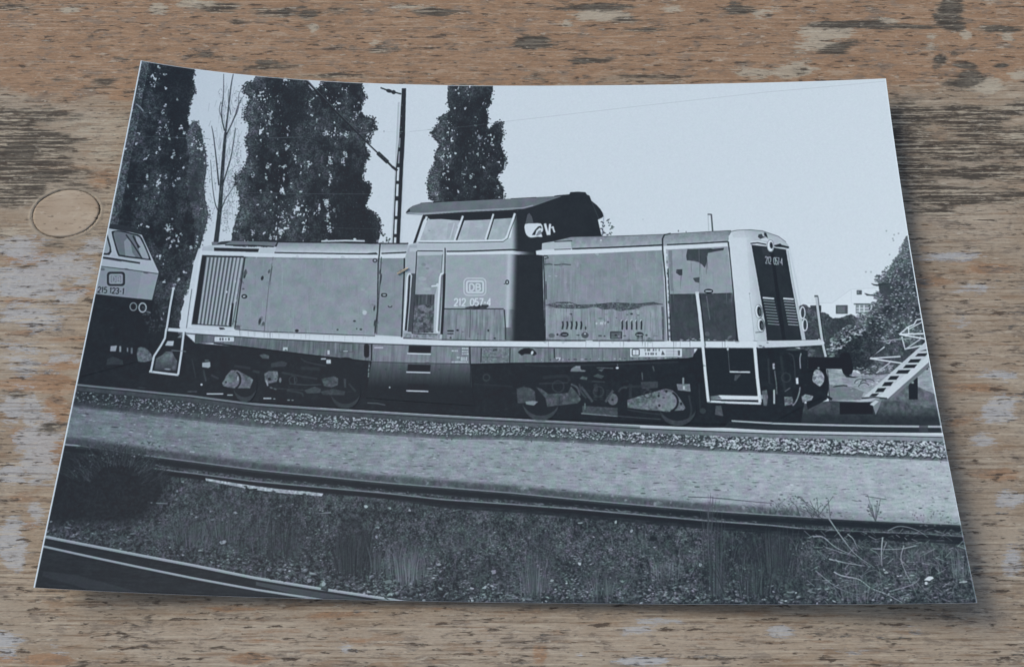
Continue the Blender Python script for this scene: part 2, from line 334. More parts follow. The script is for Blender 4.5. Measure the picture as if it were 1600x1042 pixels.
line([(594.5, 137.5), (604, 141), (627, 147.5)], 2.2, 52); ell(608, 142.5, 5, 2.8, 50, 1, 15); ell(615, 144.5, 3.5, 3.2, 50, 1, 15)
line([(480.5, 126), (522, 170), (558, 206)], 1.6, 88, .7); line([(478, 126), (520, 170), (556, 206)], 2.6, 34, .95); line([(556, 206), (572, 222), (592, 241)], 2.2, 46)
line([(590, 239), (606, 254)], 6.2, 52); line([(604, 252), (614, 262)], 3.2, 50); line([(613, 261), (621, 267)], 4, 46); dabs([594, 599, 603], [242, 246, 250], 1, 1.6, .8, 84, .7)
dabs([600, 600], [205, 206.5], .9, .9, 0, 110, .8)
line([(580, 207), (630, 206)], .6, 185, .6)

# ---- buildings and bushes at the right
part('building', 'printed_building', [(1262, 455), (1374, 455), (1374, 500), (1262, 500)], None, 'white flat-roofed building far behind the bushes')
poly([(1262, 474), (1300, 474), (1330, 452), (1376, 450), (1376, 500), (1262, 500)], 213, .9); line([(1262, 474), (1300, 473.5), (1330, 452), (1368, 450)], 1, 186, .8); line([(1330, 453), (1330, 474), (1362, 474)], 1, 190, .7)
rect(1338.5, 453.5, 1346.5, 460.5, 92); rect(1339.5, 455, 1342, 458.5, 120)
rect(1306, 477, 1324.5, 490.5, 88); rect(1308, 479, 1320, 489, 104); rect(1305, 491, 1327, 493, 214)
rect(1334, 474.5, 1361, 476, 70); rect(1337, 476, 1360, 490, 128)
for q in ((1342, 477, 1344, 490), (1349, 477, 1351, 490)): rect(*q, 196)
for yy in (481, 485.5): rect(1338, yy, 1360, yy+1.5, 190)
rect(1266, 477.5, 1283, 487, 70)
BU0 = [(1247, 480), (1256, 474), (1264, 480), (1275, 487), (1290, 489), (1300, 497), (1312, 497), (1330, 490), (1345, 500), (1350, 560), (1250, 560)]
crown(BU0, 66, 96, -.2, 300, None, 2, .8, 250)
BU1 = [(1424, 360), (1412, 376), (1409, 395), (1398, 407), (1387, 427), (1372, 441), (1376, 452), (1368, 461), (1372, 468), (1366, 478), (1356, 490), (1336, 499), (1336, 560), (1345, 586), (1462, 586), (1470, 520), (1440, 360)]
crown(BU1, 58, 124, -.07, 310, 'bush_right', 3, .72, 900, 'leafy shrubs cut by the right edge of the print')
poly([(1372, 442), (1400, 437), (1408, 448), (1398, 470), (1378, 474), (1374, 455)], 70, .8)
poly(smooth([(1361, 442.5), (1372, 444.5), (1400, 439), (1396, 443), (1370, 447)], 3, True), 62); poly([(1350, 458), (1360, 460.5), (1374, 459), (1366, 463), (1354, 462)], 74)
x, y = scatter([(1344, 500), (1374, 470), (1400, 450), (1440, 430), (1450, 530), (1360, 540)], 700)
dabs(x, y, rng.uniform(1, 2.6, len(x)), rng.uniform(.5, 1.1, len(x)), rng.uniform(-.6, .6, len(x)), rng.uniform(60, 190, len(x)), .8)
x, y = scatter([(1385, 428), (1412, 380), (1424, 372), (1430, 450), (1390, 450)], 160)
dabs(x, y, rng.uniform(.8, 2.0, len(x)), rng.uniform(.5, 1.1, len(x)), rng.uniform(-1, 1, len(x)), rng.uniform(80, 175, len(x)), .8)
for cx, cy, rx, ry in ((1414, 392, 9, 12), (1404, 412, 11, 9), (1390, 424, 12, 8), (1376, 436, 10, 7), (1372, 462, 8, 7), (1366, 480, 8, 8), (1350, 494, 12, 6), (1420, 405, 12, 16), (1396, 436, 16, 10)):
    n = 90; a = rng.uniform(0, 6.28, n); r = np.sqrt(rng.random(n)); dabs(cx + rx*r*np.cos(a), cy + ry*r*np.sin(a), rng.uniform(.8, 2.4, n), rng.uniform(.5, 1.1, n), rng.uniform(-.9, .9, n), rng.uniform(52, 150, n), .85)
edge_leaves([(1420, 368), (1412, 380), (1409, 396), (1398, 408), (1386, 428), (1372, 440)], 90, 90)
dabs([1385, 1397, 1395, 1396, 1404, 1390, 1353, 1361], [361, 367, 373, 376, 365, 398, 425, 425], 1.5, 1.8, .4, 140, .7)
BU2 = [(1290, 545), (1297, 531), (1308, 520), (1322, 510), (1340, 511), (1352, 518), (1364, 535), (1366, 560), (1352, 580), (1330, 578), (1300, 566)]
part('bush', 'printed_bush', smooth(BU2, 3, True), None, 'round bush with sunlit leaves beside the buffer')
crown(BU2, 52, 84, -.3, 320, None, 2, .9, 300)
x, y = scatter([(1290, 548), (1297, 530), (1310, 518), (1325, 508), (1345, 512), (1350, 522), (1325, 534), (1308, 552), (1296, 562)], 420)
dabs(x, y, rng.uniform(1.4, 3.2, len(x)), rng.uniform(.6, 1.3, len(x)), rng.uniform(-.7, .4, len(x)), rng.uniform(70, 200, len(x)), .85)
x, y = scatter([(1325, 545), (1360, 520), (1372, 560), (1345, 585)], 120)
dabs(x, y, rng.uniform(1.5, 3.5, len(x)), rng.uniform(.5, .9, len(x)), rng.uniform(-.9, -.2, len(x)), rng.uniform(44, 90, len(x)), .8)

# ---- sunlit ground right of the buffers
GR = [(1288, 577), (1330, 580), (1352, 586), (1376, 586), (1396, 582), (1420, 572), (1446, 572), (1456, 576), (1470, 640), (1300, 645)]
put(raster(to_tex(GR)), 140 + 42*(HORIZ - .5) + 30*(N2 - .5) - 0)
x, y = scatter([(1330, 575), (1395, 570), (1395, 600), (1350, 610), (1330, 590)], 160); dabs(x, y, rng.uniform(1, 3, len(x)), .7, rng.uniform(-.4, .5, len(x)), rng.uniform(90, 205, len(x)), .8)
poly([(1290, 600), (1330, 604), (1350, 612), (1345, 624), (1296, 626)], 96, .6)
for a in ((1345, 600, 10, 8), (1350, 606, 9, 8), (1356, 600, 12, 8)): line(ellipse(*a, n=9, a0=190, a1=330), 1.4, 70, .9)
line([(1302, 604), (1318, 602), (1324, 603)], 2, 60)
x, y = scatter(GR, 260); dabs(x, y, rng.uniform(.8, 2.4, len(x)), .6, 0, rng.uniform(80, 190, len(x)), .5)
LOW = [(1200, 640), (1240, 632), (1300, 626), (1346, 628), (1400, 626), (1466, 640), (1472, 668), (1200, 662)]
put(raster(to_tex(LOW)), 62 + 30*(N2 - .5), .92)
put(raster(to_tex([(1375, 616), (1425, 600), (1466, 618), (1469, 650), (1372, 650)])), 88 + 50*(N2 - .5), .8)
LOWM = mask([(1190, 646), (1480, 646), (1480, 672), (1190, 666)], 5); CV += (50 + 14*(N2-.5) - CV)*LOWM*.8
rect(1420, 590, 1434, 624, 44); rect(1424, 596, 1428, 599, 150, .8); rect(1415, 574, 1450, 578, 60, .9)
rect(1312, 628.5, 1364, 647, 38)

# ---- the inspection ramp
RAMP = [(1445, 535), (1451, 542), (1450, 566), (1386, 624), (1346, 622)]
part('ramp', 'printed_ramp', RAMP, None, 'white ramp with dark rungs at the right edge of the print')
for P, w, t in (([(1382, 542), (1359, 560), (1407, 557)], 2.3, 196), ([(1359, 560), (1409, 567.5)], 2.3, 190), ([(1391, 566), (1369, 583)], 2, 160), ([(1369, 584), (1392, 583)], 2, 80), ([(1441, 498.5), (1432, 500), (1428, 507), (1419, 511), (1405, 522.5)], 2.2, 205), ([(1405, 522.5), (1447, 521.3)], 2.6, 205), ([(1405, 522.5), (1447, 530)], 2.4, 205), ([(1419, 511), (1420, 522)], 2, 200), ([(1441, 503), (1419, 515)], 1.8, 190), ([(1409, 526), (1414, 545.5), (1440, 540)], 2.3, 190), ([(1438, 530), (1414, 546)], 2, 165), ([(1383, 533), (1400, 530.5), (1424, 529)], 1.8, 140)):
    line(P, w, t)
poly([(1385, 621), (1450, 563), (1452, 572), (1440, 584), (1392, 624)], 110)
poly([(1444, 536), (1447, 533), (1450, 545), (1450.5, 565), (1386, 622.5), (1347, 622)], 176)
poly([(1449, 557), (1451, 566), (1387, 623), (1372, 620.5)], 192)
for cx, cy, wd, ht in ((1441, 554.5, 16, 4.4), (1430, 564, 17, 5), (1423, 572.5, 18, 5), (1412, 581, 19, 5.4), (1397, 590.5, 14, 5.6), (1388, 600, 14, 6), (1377, 609.5, 13, 6), (1367, 617, 11, 4)):
    cx -= 1; poly([(cx - wd/2 + 2.2, cy - ht/2), (cx + wd/2 + 2.2, cy - ht/2 - .6), (cx + wd/2 - 2.4, cy + ht/2), (cx - wd/2 - 2.4, cy + ht/2 + .4)], 46)
poly([(1446, 546), (1450, 545), (1450, 548), (1436, 549)], 60, .9)
line([(1346, 622), (1366, 620.5), (1386, 622.5)], 2, 48)
poly([(1338, 627.5), (1348, 624), (1368, 622.5), (1360, 627)], 170); poly([(1360, 630), (1368, 624.5), (1378, 624), (1372, 640), (1368, 648), (1364, 634)], 120); poly([(1359, 632), (1368, 625), (1373, 627), (1365, 634)], 180)

# ================================================================== GROUND AND TRACKS
RAIL1 = [(100, 599.5), (118, 601), (200, 609), (300, 619), (400, 632), (500, 639), (600, 645), (700, 651), (800, 656), (900, 661), (1000, 667), (1100, 671), (1200, 675), (1300, 677), (1400, 679), (1490, 681)]
def off(P, d): return [(a, b + (d(a) if callable(d) else d)) for a, b in P]
BAL_B = [(100, 631), (117, 633), (200, 643), (300, 654), (400, 664), (500, 671), (600, 677), (700, 683), (800, 684), (900, 689), (1000, 695), (1100, 701), (1200, 705), (1300, 710), (1400, 714), (1490, 718)]
R2A = [(90, 692.5), (101, 694), (150, 700), (215, 710), (300, 721), (400, 734), (500, 744), (600, 754), (700, 762), (800, 770), (900, 780), (1001, 789), (1102, 797.5), (1200, 804), (1285, 809), (1376, 814), (1515, 820)]
R2B = [(235, 731), (300, 739), (400, 752), (500, 761), (600, 770), (690, 780), (800, 787.5), (900, 795), (1001, 804), (1102, 813), (1200, 820), (1250, 825), (1326, 829), (1451, 834), (1515, 838.5)]
FRONT = [(40, 960)] + [(90, 690)] + R2A[1:] + [(1560, 960)]
PATH = BAL_B + R2A[::-1]
part('path', 'printed_path', PATH, None, 'pale gravel path between the two tracks')
GXm, GYm = project(surf(*np.meshgrid((np.arange(TW)+.5)/TW, (np.arange(TH)+.5)/TH)))
GXm = GXm.astype(np.float32); GYm = GYm.astype(np.float32)
put(raster(to_tex(PATH)), 118 + .030*np.clip(GXm - 100, 0, 1400) + 34*(HORIZ - .5) + 26*(N3 - .5) + 16*(FINE - .5))
x, y = scatter(PATH, 2600); dabs(x, y, rng.uniform(.8, 3.2, len(x)), rng.uniform(.35, .8, len(x)), rng.normal(.05, .12, len(x)), np.where(rng.random(len(x)) < .62, rng.uniform(66, 116, len(x)), rng.uniform(160, 205, len(x))), rng.uniform(.35, .85, len(x)))
x, y = scatter(PATH, 190); dabs(x, y, rng.uniform(2, 6, len(x)), rng.uniform(.5, 1.0, len(x)), rng.normal(.03, .1, len(x)), rng.uniform(56, 96, len(x)), .75)
SH = mask([(a, b - 12) for a, b in R2A] + [(a, b + 2) for a, b in R2A[::-1]], 3); CV += (78 + 50*(N2 - .5) - CV)*SH*np.clip(1.05 - (GXm-1050)/380, .25, .9)*sstep(.28, .6, N2*.5 + N3*.5 + .12)
# ballast of the far track
BAL = off(RAIL1, 6) + BAL_B[::-1]
part('ballast', 'printed_ballast', BAL, None, 'strip of pale broken stone beside the rail')
put(raster(to_tex(BAL)), 70 + 24*(N2 - .5))
put(raster(to_tex(off(BAL_B, -9) + off(BAL_B, 3)[::-1])), 92 + 40*(N2 - .5), .8)
stones(off(RAIL1[:5], 10) + off(BAL_B, -6)[:5][::-1], 1700, (1.3, 2.5), 80, 190, .6, 42)
stones(off(RAIL1[4:12], 9) + off(BAL_B, -4)[4:12][::-1], 4600, (1.5, 3.0), 104, 214, .6, 40)
stones(off(RAIL1[11:], 8) + off(BAL_B, -2)[11:][::-1], 2000, (1.9, 4.0), 116, 212, .6, 42)
stones(off(BAL_B, -9) + off(BAL_B, 5)[::-1], 900, (.9, 1.8), 84, 170, .7, 60)
SHL = np.clip((330 - GXm)/200, 0, 1); CV -= CV*SHL*.22*mask(BAL, 2)

# foreground
put(raster(to_tex(FRONT)), 70 + 44*(N2 - .5) + 30*(N3 - .5) + 54*(N1 - .5) + 34*(FINE - .5) + 14*(N4 - .5))
part('foreground', 'printed_undergrowth', FRONT, None, 'dark weeds and stones across the foot of the print')
DK = np.clip(mask([(60, 720), (110, 700), (215, 712), (262, 735), (252, 780), (220, 815), (60, 822)], 10) + .4*mask([(395, 800), (440, 780), (480, 800), (450, 880), (390, 890)], 10) + .5*mask([(1120, 850), (1180, 790), (1270, 795), (1255, 830), (1215, 900), (1160, 925), (1130, 900)], 12) + .5*mask([(580, 880), (640, 880), (660, 915), (600, 918)], 7) + .4*mask([(860, 890), (910, 890), (915, 915), (860, 915)], 6), 0, 1)
CV += (43 + 8*(N2-.5) - CV)*DK*np.where(GXm < 300, .92, sstep(.30, .62, fbm(14, 7, 77, 3)))
keep = (1 - DK)
def spread(n, area, rx, ry, rot, t0, t1, al, thr=.5):
    x, y = scatter(area, n); tt = to_tex(np.stack([x, y], -1)).astype(int); k = (tt[:, 0] >= 0) & (tt[:, 0] < TW) & (tt[:, 1] >= 0) & (tt[:, 1] < TH)
    x, y, tt = x[k], y[k], tt[k]; k = (keep[tt[:, 1], tt[:, 0]] > thr) & (N3[tt[:, 1], tt[:, 0]] + rng.normal(0, .12, len(x)) > .42); x, y = x[k], y[k]; n = len(x)
    f = np.clip((y - 740)/190, .45, 1.1)
    dabs(x, y, rng.uniform(*rx, n)*f, rng.uniform(*ry, n)*f, rng.uniform(*rot, n), rng.uniform(t0, t1, n), rng.uniform(al*.5, al, n))
FG2 = off(R2B, 12)[1:] + [(1560, 960), (640, 945), (480, 918), (300, 880), (176, 857), (70, 836), (90, 740), (240, 745)]
stonesF = [(560, 790), (700, 798), (900, 812), (1110, 830), (1150, 880), (1200, 945), (620, 940), (480, 910), (300, 872), (180, 850), (260, 800), (420, 780)]
spread(5200, FG2, (.8, 2.6), (.4, 1.0), (-.7, .4), 92, 150, .8)
spread(4200, FG2, (1.2, 3.4), (.5, 1.5), (-.6, .4), 30, 48, .8)
spread(6500, stonesF, (.9, 3.0), (.45, 1.2), (-.6, .5), 96, 160, .85)
spread(4200, stonesF, (1.0, 3.0), (.5, 1.3), (-.5, .5), 32, 50, .85)
spread(1200, stonesF, (1.0, 2.8), (.4, 1.0), (-.6, .5), 120, 180, .9)
spread(900, FG2, (1.6, 3.4), (.6, 1.3), (-.5, .3), 130, 200, .95)
# weeds
for cx, cy, rx, ry, t, al in ((300, 830, 60, 22, 74, .5), (420, 850, 70, 26, 66, .5), (560, 850, 30, 40, 60, .55), (640, 875, 34, 34, 70, .5), (780, 900, 60, 20, 66, .4), (850, 880, 24, 46, 70, .45), (960, 900, 60, 24, 70, .4), (1040, 860, 60, 20, 82, .4), (1340, 880, 70, 34, 66, .45), (1460, 860, 50, 22, 80, .5), (1240, 905, 60, 26, 64, .5), (1200, 850, 40, 40, 56, .5), (720, 850, 50, 16, 80, .4), (360, 790, 80, 12, 72, .4)):
    m_ = mask(smooth(ellipse(cx, cy, rx, ry, rng.uniform(-20, 20), 9)*rng.uniform(.99, 1.01, (9, 1)), 3, True), 9); CV += (t + 30*(STREAK - .5) + 20*(N1 - .5) - CV)*m_*al
for k in range(140):                             # feathery head of the dark bush at the left
    a = rng.uniform(-2.9, -.25); r0 = rng.uniform(30, 56); cx, cy = 165 + 62*math.cos(a), 755 + 46*math.sin(a)
    line([(cx, cy), (cx + 10*math.cos(a) + rng.normal(0, 3), cy + 9*math.sin(a)), (cx + 18*math.cos(a) + rng.normal(0, 5), cy - rng.uniform(6, 20))], 1.2, rng.uniform(44, 74), .7, .4)
def grass(x0, x1, y0, y1, n, h, t0, t1, w=.8, al=.6, lean=4):
    for k in range(n):
        x = rng.uniform(x0, x1); y = rng.uniform(y0, y1); hh = h*rng.uniform(.5, 1.2); l = rng.normal(0, lean)
        line([(x, y), (x + l*.3, y - hh*.55), (x + l, y - hh)], w*rng.uniform(.8, 1.7), rng.uniform(t0, t1), al, .4)
grass(240, 420, 800, 870, 110, 24, 60, 110); grass(520, 580, 860, 897, 110, 42, 40, 76, .9, .8, 7); grass(600, 670, 880, 912, 90, 40, 62, 118, .8, .75, 7); grass(420, 470, 850, 880, 70, 50, 42, 80, .9, .7, 9); grass(440, 480, 790, 850, 24, 30, 60, 110)
grass(700, 1120, 840, 935, 150, 20, 70, 128); grass(820, 860, 830, 930, 40, 40, 54, 110); grass(1100, 1180, 840, 930, 60, 40, 50, 112, .8, .6, 10); grass(1150, 1260, 850, 935, 110, 26, 40, 100, .8, .6, 13); grass(1190, 1290, 800, 850, 60, 24, 44, 84, .8, .6, 14)
grass(1230, 1510, 855, 940, 130, 20, 66, 135); grass(100, 240, 735, 800, 50, 20, 44, 72); grass(60, 250, 830, 850, 30, 14, 50, 84); grass(960, 1110, 800, 830, 26, 16, 70, 120)

# rails of the near track
DKB = np.float32(44)
RB = off(R2A, 1) + off(R2A, 13)[::-1]; put(raster(to_tex(RB)), 56 + 26*(HORIZ - .5), .92)
poly(off(R2A, 4) + off(R2A, 11)[::-1], 42, .75)
RB2 = off(R2B, 1) + off(R2B, lambda a: 9 + (a > 600)*4)[::-1]; put(raster(to_tex(RB2)), 50 + 26*(HORIZ - .5), .9)
poly(off(R2B, 2.5) + off(R2B, 8)[::-1], 40, .7)
line(R2A[3:], 1.9, 122); line(off(R2A[3:], 1.5), 1.2, 60); line(R2A[:4], 1.3, 110, .5); line(R2B[:-3], 1.9, 118); line(R2B[-4:], 1.4, 120, .6)
x = rng.uniform(240, 1200, 260); yb = np.interp(x, [p[0] for p in R2B], [p[1] for p in R2B]); dabs(x, yb - rng.uniform(0, 6, 260), rng.uniform(1, 3.5, 260), .6, .1, rng.uniform(60, 150, 260), .6)
line([(101, 694.5), (126, 696.5)], 2.4, 140); dabs([210, 167, 116, 119], [713, 709, 735.5, 744], 1.5, 1.2, 0, 180, .9)
part('rail_near', 'printed_rail', off(R2A, -1.5) + off(R2A, 5)[::-1], None, 'upper rail of the nearer overgrown track')
part('rail_near_inner', 'printed_rail', off(R2B, -1.5) + off(R2B, 5)[::-1], None, 'lower rail of the nearer overgrown track')
PLANK = [(321, 747), (345, 751), (390, 758), (437, 764), (482, 768), (505, 771), (503, 775), (480, 773), (437, 770), (390, 764), (340, 754), (322, 751)]
put(raster(to_tex(PLANK)), 158 + 90*(N1 - .5)); line([(384, 762), (390, 765), (402, 764)], 2.5, 44); dabs([384, 428, 476], [760, 768, 772], 3, 1.6, .2, 60, .8)
part('plank', 'printed_plank', PLANK, None, 'pale weathered board lying along the near rail')
# rail of the bottom left corner
C1 = [(60, 836), (69, 838), (176, 859), (302, 883), (400, 903), (500, 919.5), (576, 931), (640, 941)]; C2 = [(50, 850), (66, 853), (176, 877), (302, 903), (400, 921), (475, 932.5), (540, 942)]
CB = C1 + [(640, 960), (30, 960), (40, 840)]
put(raster(to_tex(CB)), 48 + 14*(HORIZ - .5) + 10*(N3 - .5))
part('rail_corner', 'printed_rail', off(C1, -2.5) + [(660, 960), (40, 960)], None, 'curved rail in the lower left corner of the print')
poly([(68, 892), (120, 898), (226, 927), (300, 940), (200, 940), (120, 915), (66, 900)], 66, .55)
poly([(400, 906), (500, 922), (585, 936), (560, 942), (470, 930), (400, 914)], 92, .6)
line(C1, 4.4, 140); line(off(C1, -1.2), 1.6, 166, .8); line(C2, 3.4, 138); line(off(C2, -1), 1.4, 160, .7); line(off(C1, 4), 3, 46, .9)
stones([(66, 815), (110, 812), (190, 830), (300, 850), (420, 872), (520, 890), (640, 900), (700, 925), (640, 938), (560, 924), (400, 897), (302, 877), (176, 853), (68, 833)], 850, (2.2, 4.6), 52, 112, .55, 38, .5)
stones([(420, 885), (640, 905), (700, 940), (610, 936), (480, 912)], 70, (4, 7.5), 84, 138, .65, 44)
stones([(640, 915), (1200, 915), (1480, 925), (1490, 945), (640, 942)], 240, (2, 5), 62, 130, .55, 42)
# twigs and white scraps
for P, w, t in (([(1295, 810), (1315, 839), (1337, 866), (1367, 887)], 2.2, 134), ([(1270, 838), (1286, 839), (1306, 855), (1337, 869)], 2.3, 138), ([(1290, 855), (1337, 870)], 1.6, 120), ([(1295, 873), (1324, 879.5), (1351, 884)], 2.3, 148), ([(1302.6, 893), (1315, 899), (1342, 905), (1360, 918), (1387, 929), (1409.5, 941)], 2.2, 152),
                ([(1274, 891), (1297, 910), (1313, 920), (1337, 928), (1353, 925)], 1.6, 126), ([(1379, 839), (1377, 862), (1378, 884)], 2.2, 152), ([(1385, 846), (1378, 866)], 1.5, 130), ([(1412, 852), (1408, 875), (1423, 911)], 1.9, 138), ([(1432, 852), (1409, 857), (1385, 858), (1360, 857)], 1.9, 138), ([(1461, 857), (1436, 870)], 1.4, 120), ([(1324, 834), (1333, 842), (1340, 857)], 1.9, 138), ([(1389, 924), (1425, 913), (1437, 903)], 1.7, 132), ([(1387, 829), (1405, 822), (1430, 827), (1450, 839)], 1.5, 128), ([(1313, 918), (1340, 912), (1360, 920)], 1.3, 112), ([(1360, 920), (1390, 905)], 1.5, 118), ([(1425, 913), (1433, 930)], 1.3, 105), ([(1345, 900), (1365, 890), (1380, 900)], 1.2, 110), ([(1360, 858), (1372, 866), (1376, 880)], 1.3, 120), ([(1205, 868), (1203, 884)], 1.6, 110),
                ([(222, 780), (235, 785), (262, 786.5)], 2, 138), ([(700, 800), (720, 796)], 1.2, 110), ([(1075, 776), (1120, 778), (1180, 784), (1206, 786)], 1.2, 66), ([(1352, 775), (1385, 780)], 1.2, 70)):
    line(P, w, t, .9, .8, True)
for k in range(300):
    x, y = rng.uniform(1255, 1505), rng.uniform(826, 938); a = rng.uniform(-.9, .9); l = rng.uniform(5, 16)
    line([(x, y), (x + l*math.cos(a), y + l*math.sin(a))], rng.uniform(.6, 1.3), rng.uniform(84, 146), .7)
for k in range(9): line([(rng.uniform(1262, 1300), 815 - rng.uniform(0, 8)), (1250 + rng.uniform(-4, 55), 772 + rng.uniform(0, 24))], .8, 66, .8)
for k in range(12): x = rng.uniform(1355, 1376); line([(1368, 815), (x, 778 + rng.uniform(-6, 22))], .8, 84, .8); dabs(x, 785 + rng.uniform(-8, 22), 1.4, 1, 0, 76, .8)
for k in range(18): x = 1106 + rng.normal(0, 5); line([(x, 850 + rng.uniform(-20, 40)), (x + rng.normal(0, 4), 770 + rng.uniform(0, 30))], .8, 86, .6)
for k in range(60): x, y = rng.uniform(1200, 1300), rng.uniform(775, 806); dabs(x, y, 1.5, .9, rng.uniform(0, 3), 70 + rng.uniform(0, 40), .8)
for k in range(40): x, y = rng.uniform(1425, 1500), rng.uniform(795, 822); dabs(x, y, 1.4, .8, rng.uniform(0, 3), 80 + rng.uniform(0, 40), .8)
for cx, cy, rx, ry, t in ((1451, 904, 8, 4.5, 200), (1447, 911, 4, 2.5, 180), (1505, 909, 7, 2.2, 150), (1384, 894, 4, 2.6, 165), (1381, 890, 2, 2, 190), (1255, 849, 3, 2, 150), (572, 791, 4, 3, 195), (609, 794, 3, 2, 160), (640, 797, 2.5, 2.5, 170), (905.5, 880.5, 4, 3.2, 200), (607, 909, 8, 4, 132), (505.6, 912, 4.4, 4.4, 175), (484, 907, 4, 4, 150), (737, 919, 4, 2.5, 178), (757, 918, 4, 3, 178), (771, 893, 5, 4, 155), (685, 882, 5, 2, 160), (671, 888, 5, 2.4, 140), (591, 824, 4, 2, 160), (588, 838, 2, 3.5, 160), (349, 846.6, 7.5, 3.6, 172), (368, 801, 4, 2.6, 160), (507, 801.5, 13, 1.8, 132), (300, 803, 2.5, 2, 140), (962, 815, 2, 3.5, 175), (987, 829, 3, 3, 170), (906, 817, 5, 1.6, 165), (862, 907, 3.5, 2.5, 170), (972, 908, 6, 2, 150), (1094, 882, 3, 3, 170), (1023, 855, 3, 1.6, 170), (105, 824, 6, 1.6, 140), (114, 838, 5, 1.6, 140), (286, 753, 3, 1.6, 150), (277, 767, 2, 2.5, 150), (332, 812, 4, 1.4, 130), (1130, 919, 14, 2, 110), (1020, 842, 7, 5, 52), (1135, 935, 8, 2.4, 125), (1237, 925, 8, 2, 140), (800, 935, 9, 1.5, 128), (827, 936, 8, 1.8, 130)):
    P = ellipse(cx, cy, rx, ry, rng.uniform(-10, 10), 9); P = (P - (cx, cy))*rng.uniform(.5, 1.15, (9, 1)) + (cx, cy); poly(P + (.5, .9), 44, .6); poly(P, t if cx > 1440 else t*.86, .9)

for cx, w_, y0, h_, n_, t0, t1 in ((300, 40, 850, 40, 90, 58, 104), (352, 30, 838, 34, 70, 54, 100), (548, 26, 895, 62, 120, 40, 74), (590, 16, 890, 40, 50, 56, 100), (636, 28, 908, 56, 110, 70, 122), (835, 22, 925, 60, 90, 60, 112), (1118, 16, 930, 130, 70, 44, 92), (1175, 40, 930, 60, 110, 40, 92), (1215, 36, 890, 70, 120, 44, 88), (1040, 40, 900, 30, 60, 76, 120), (940, 50, 930, 34, 70, 66, 116), (1500, 14, 900, 40, 40, 74, 124), (1340, 50, 935, 40, 60, 66, 120)):
    for k in range(n_):
        x = rng.normal(cx, w_*.45); l = (x - cx)*.35 + rng.normal(0, 3); hh = h_*rng.uniform(.45, 1.05)
        line([(x, y0 + rng.normal(0, 5)), (x + l*.4, y0 - hh*.55), (x + l, y0 - hh)], rng.uniform(.8, 1.7), rng.uniform(t0, t1), rng.uniform(.5, .9), .4)
# the dark feathery bush at the left stands in front of the rails
n = 1500; a = rng.uniform(0, 6.28, n); r = np.sqrt(rng.random(n))
dabs(178 + 74*r*np.cos(a), 762 + 50*r*np.sin(a), rng.uniform(1.5, 4.5, n), rng.uniform(.8, 2, n), rng.uniform(-1.2, 1.2, n), rng.uniform(38, 54, n), .8)
for k in range(420):
    a = rng.uniform(-3.0, -.1); r = rng.uniform(.55, 1.05); cx, cy = 182 + 70*r*math.cos(a), 758 + 50*r*math.sin(a)
    line([(cx, cy), (cx + 7*math.cos(a) + rng.normal(0, 3), cy - rng.uniform(3, 9)), (cx + 12*math.cos(a) + rng.normal(0, 5), cy - rng.uniform(8, 18))], 1.2, rng.uniform(42, 84), .7, .4)
for k in range(160):
    x, y = rng.uniform(120, 262), rng.uniform(690, 730); dabs(x, y, rng.uniform(.8, 2), rng.uniform(.5, 1), rng.uniform(-1, 1), rng.uniform(50, 120), .7)
part('bush_left', 'printed_bush', smooth([(104, 800), (108, 740), (128, 708), (180, 696), (232, 712), (258, 745), (246, 790), (180, 818)], 4, True), None, 'dark feathery bush at the left foot of the print')

def CVpx(a, b):
    i, j = to_tex([(a, b)])[0]; return CV[min(max(int(j), 0), TH-1), min(max(int(i), 0), TW-1)]
# ================================================================== THE SECOND LOCOMOTIVE (left)
UNDER = [(100, 455), (150, 459), (240, 469), (252, 500), (262, 519), (291, 523), (305, 536), (415, 545), (581, 565), (735, 569), (800, 567), (975, 564.5), (1080, 559), (1090, 545), (1180, 545), (1240, 543), (1262, 548), (1262, 600), (1250, 668), (1100, 668), (800, 654), (600, 643), (400, 630), (118, 600), (100, 598)]
put(raster(to_tex(UNDER)), 45 + 10*(N2 - .5) + 8*(N3 - .5))
part('loco2', 'printed_locomotive', [(140, 350), (205, 362), (222, 368), (249, 426), (238, 470), (232, 560), (120, 590), (100, 560)], None, 'nose of a second locomotive at the left edge of the print')
poly([(170, 350), (190, 352), (215, 358), (222, 368), (205, 364), (160, 355)], 56)
L2W = [(150, 354), (171, 357.5), (205, 363.5), (222, 367.5), (248.5, 425.5), (246, 428), (155, 417), (140, 410)]
poly(L2W, 176)
poly([(140, 413), (157, 416.5), (200, 420.5), (248, 427.5), (238, 469.5), (149, 460.5), (135, 455)], 140)
poly([(222, 424), (248, 427.5), (238, 469.5), (214, 467)], 152, .6)
line([(150, 415.5), (200, 421.5), (247, 428)], 1.4, 84); dabs([198, 228, 160], [421, 427, 421], [4, 4, 4], [1.2, 1, 2.5], 0, [66, 84, 100], .9)
line([(149, 460.5), (238, 470)], 2, 44); line([(249, 426), (238, 470)], 1.3, 60); line([(222, 367), (249, 426)], 1.2, 70)
W1 = smooth([(176, 361.5), (190, 361), (207, 365), (219, 368.5), (226, 381), (235.5, 404), (234, 407), (217, 405), (190, 401.5), (184, 398), (178, 378), (175, 366)], 3, True)
poly(W1, 40); poly(smooth([(178, 363.5), (190, 363), (206, 367), (217, 370.5), (224, 382), (233, 404.5), (217, 402.5), (191, 399), (186, 396), (180, 377)], 3, True), 112)
poly([(212, 369), (218, 371.5), (224, 382), (233, 404.5), (222, 403), (215, 385)], 156); poly([(194, 378), (199, 373), (204, 377), (207, 395), (212, 402), (196, 400)], 138)
line([(197, 367), (208, 382), (222, 404)], 2, 52); line([(208, 369), (214, 381), (218, 387)], 2.6, 52); poly([(214, 384), (220, 386), (216, 389)], 40)
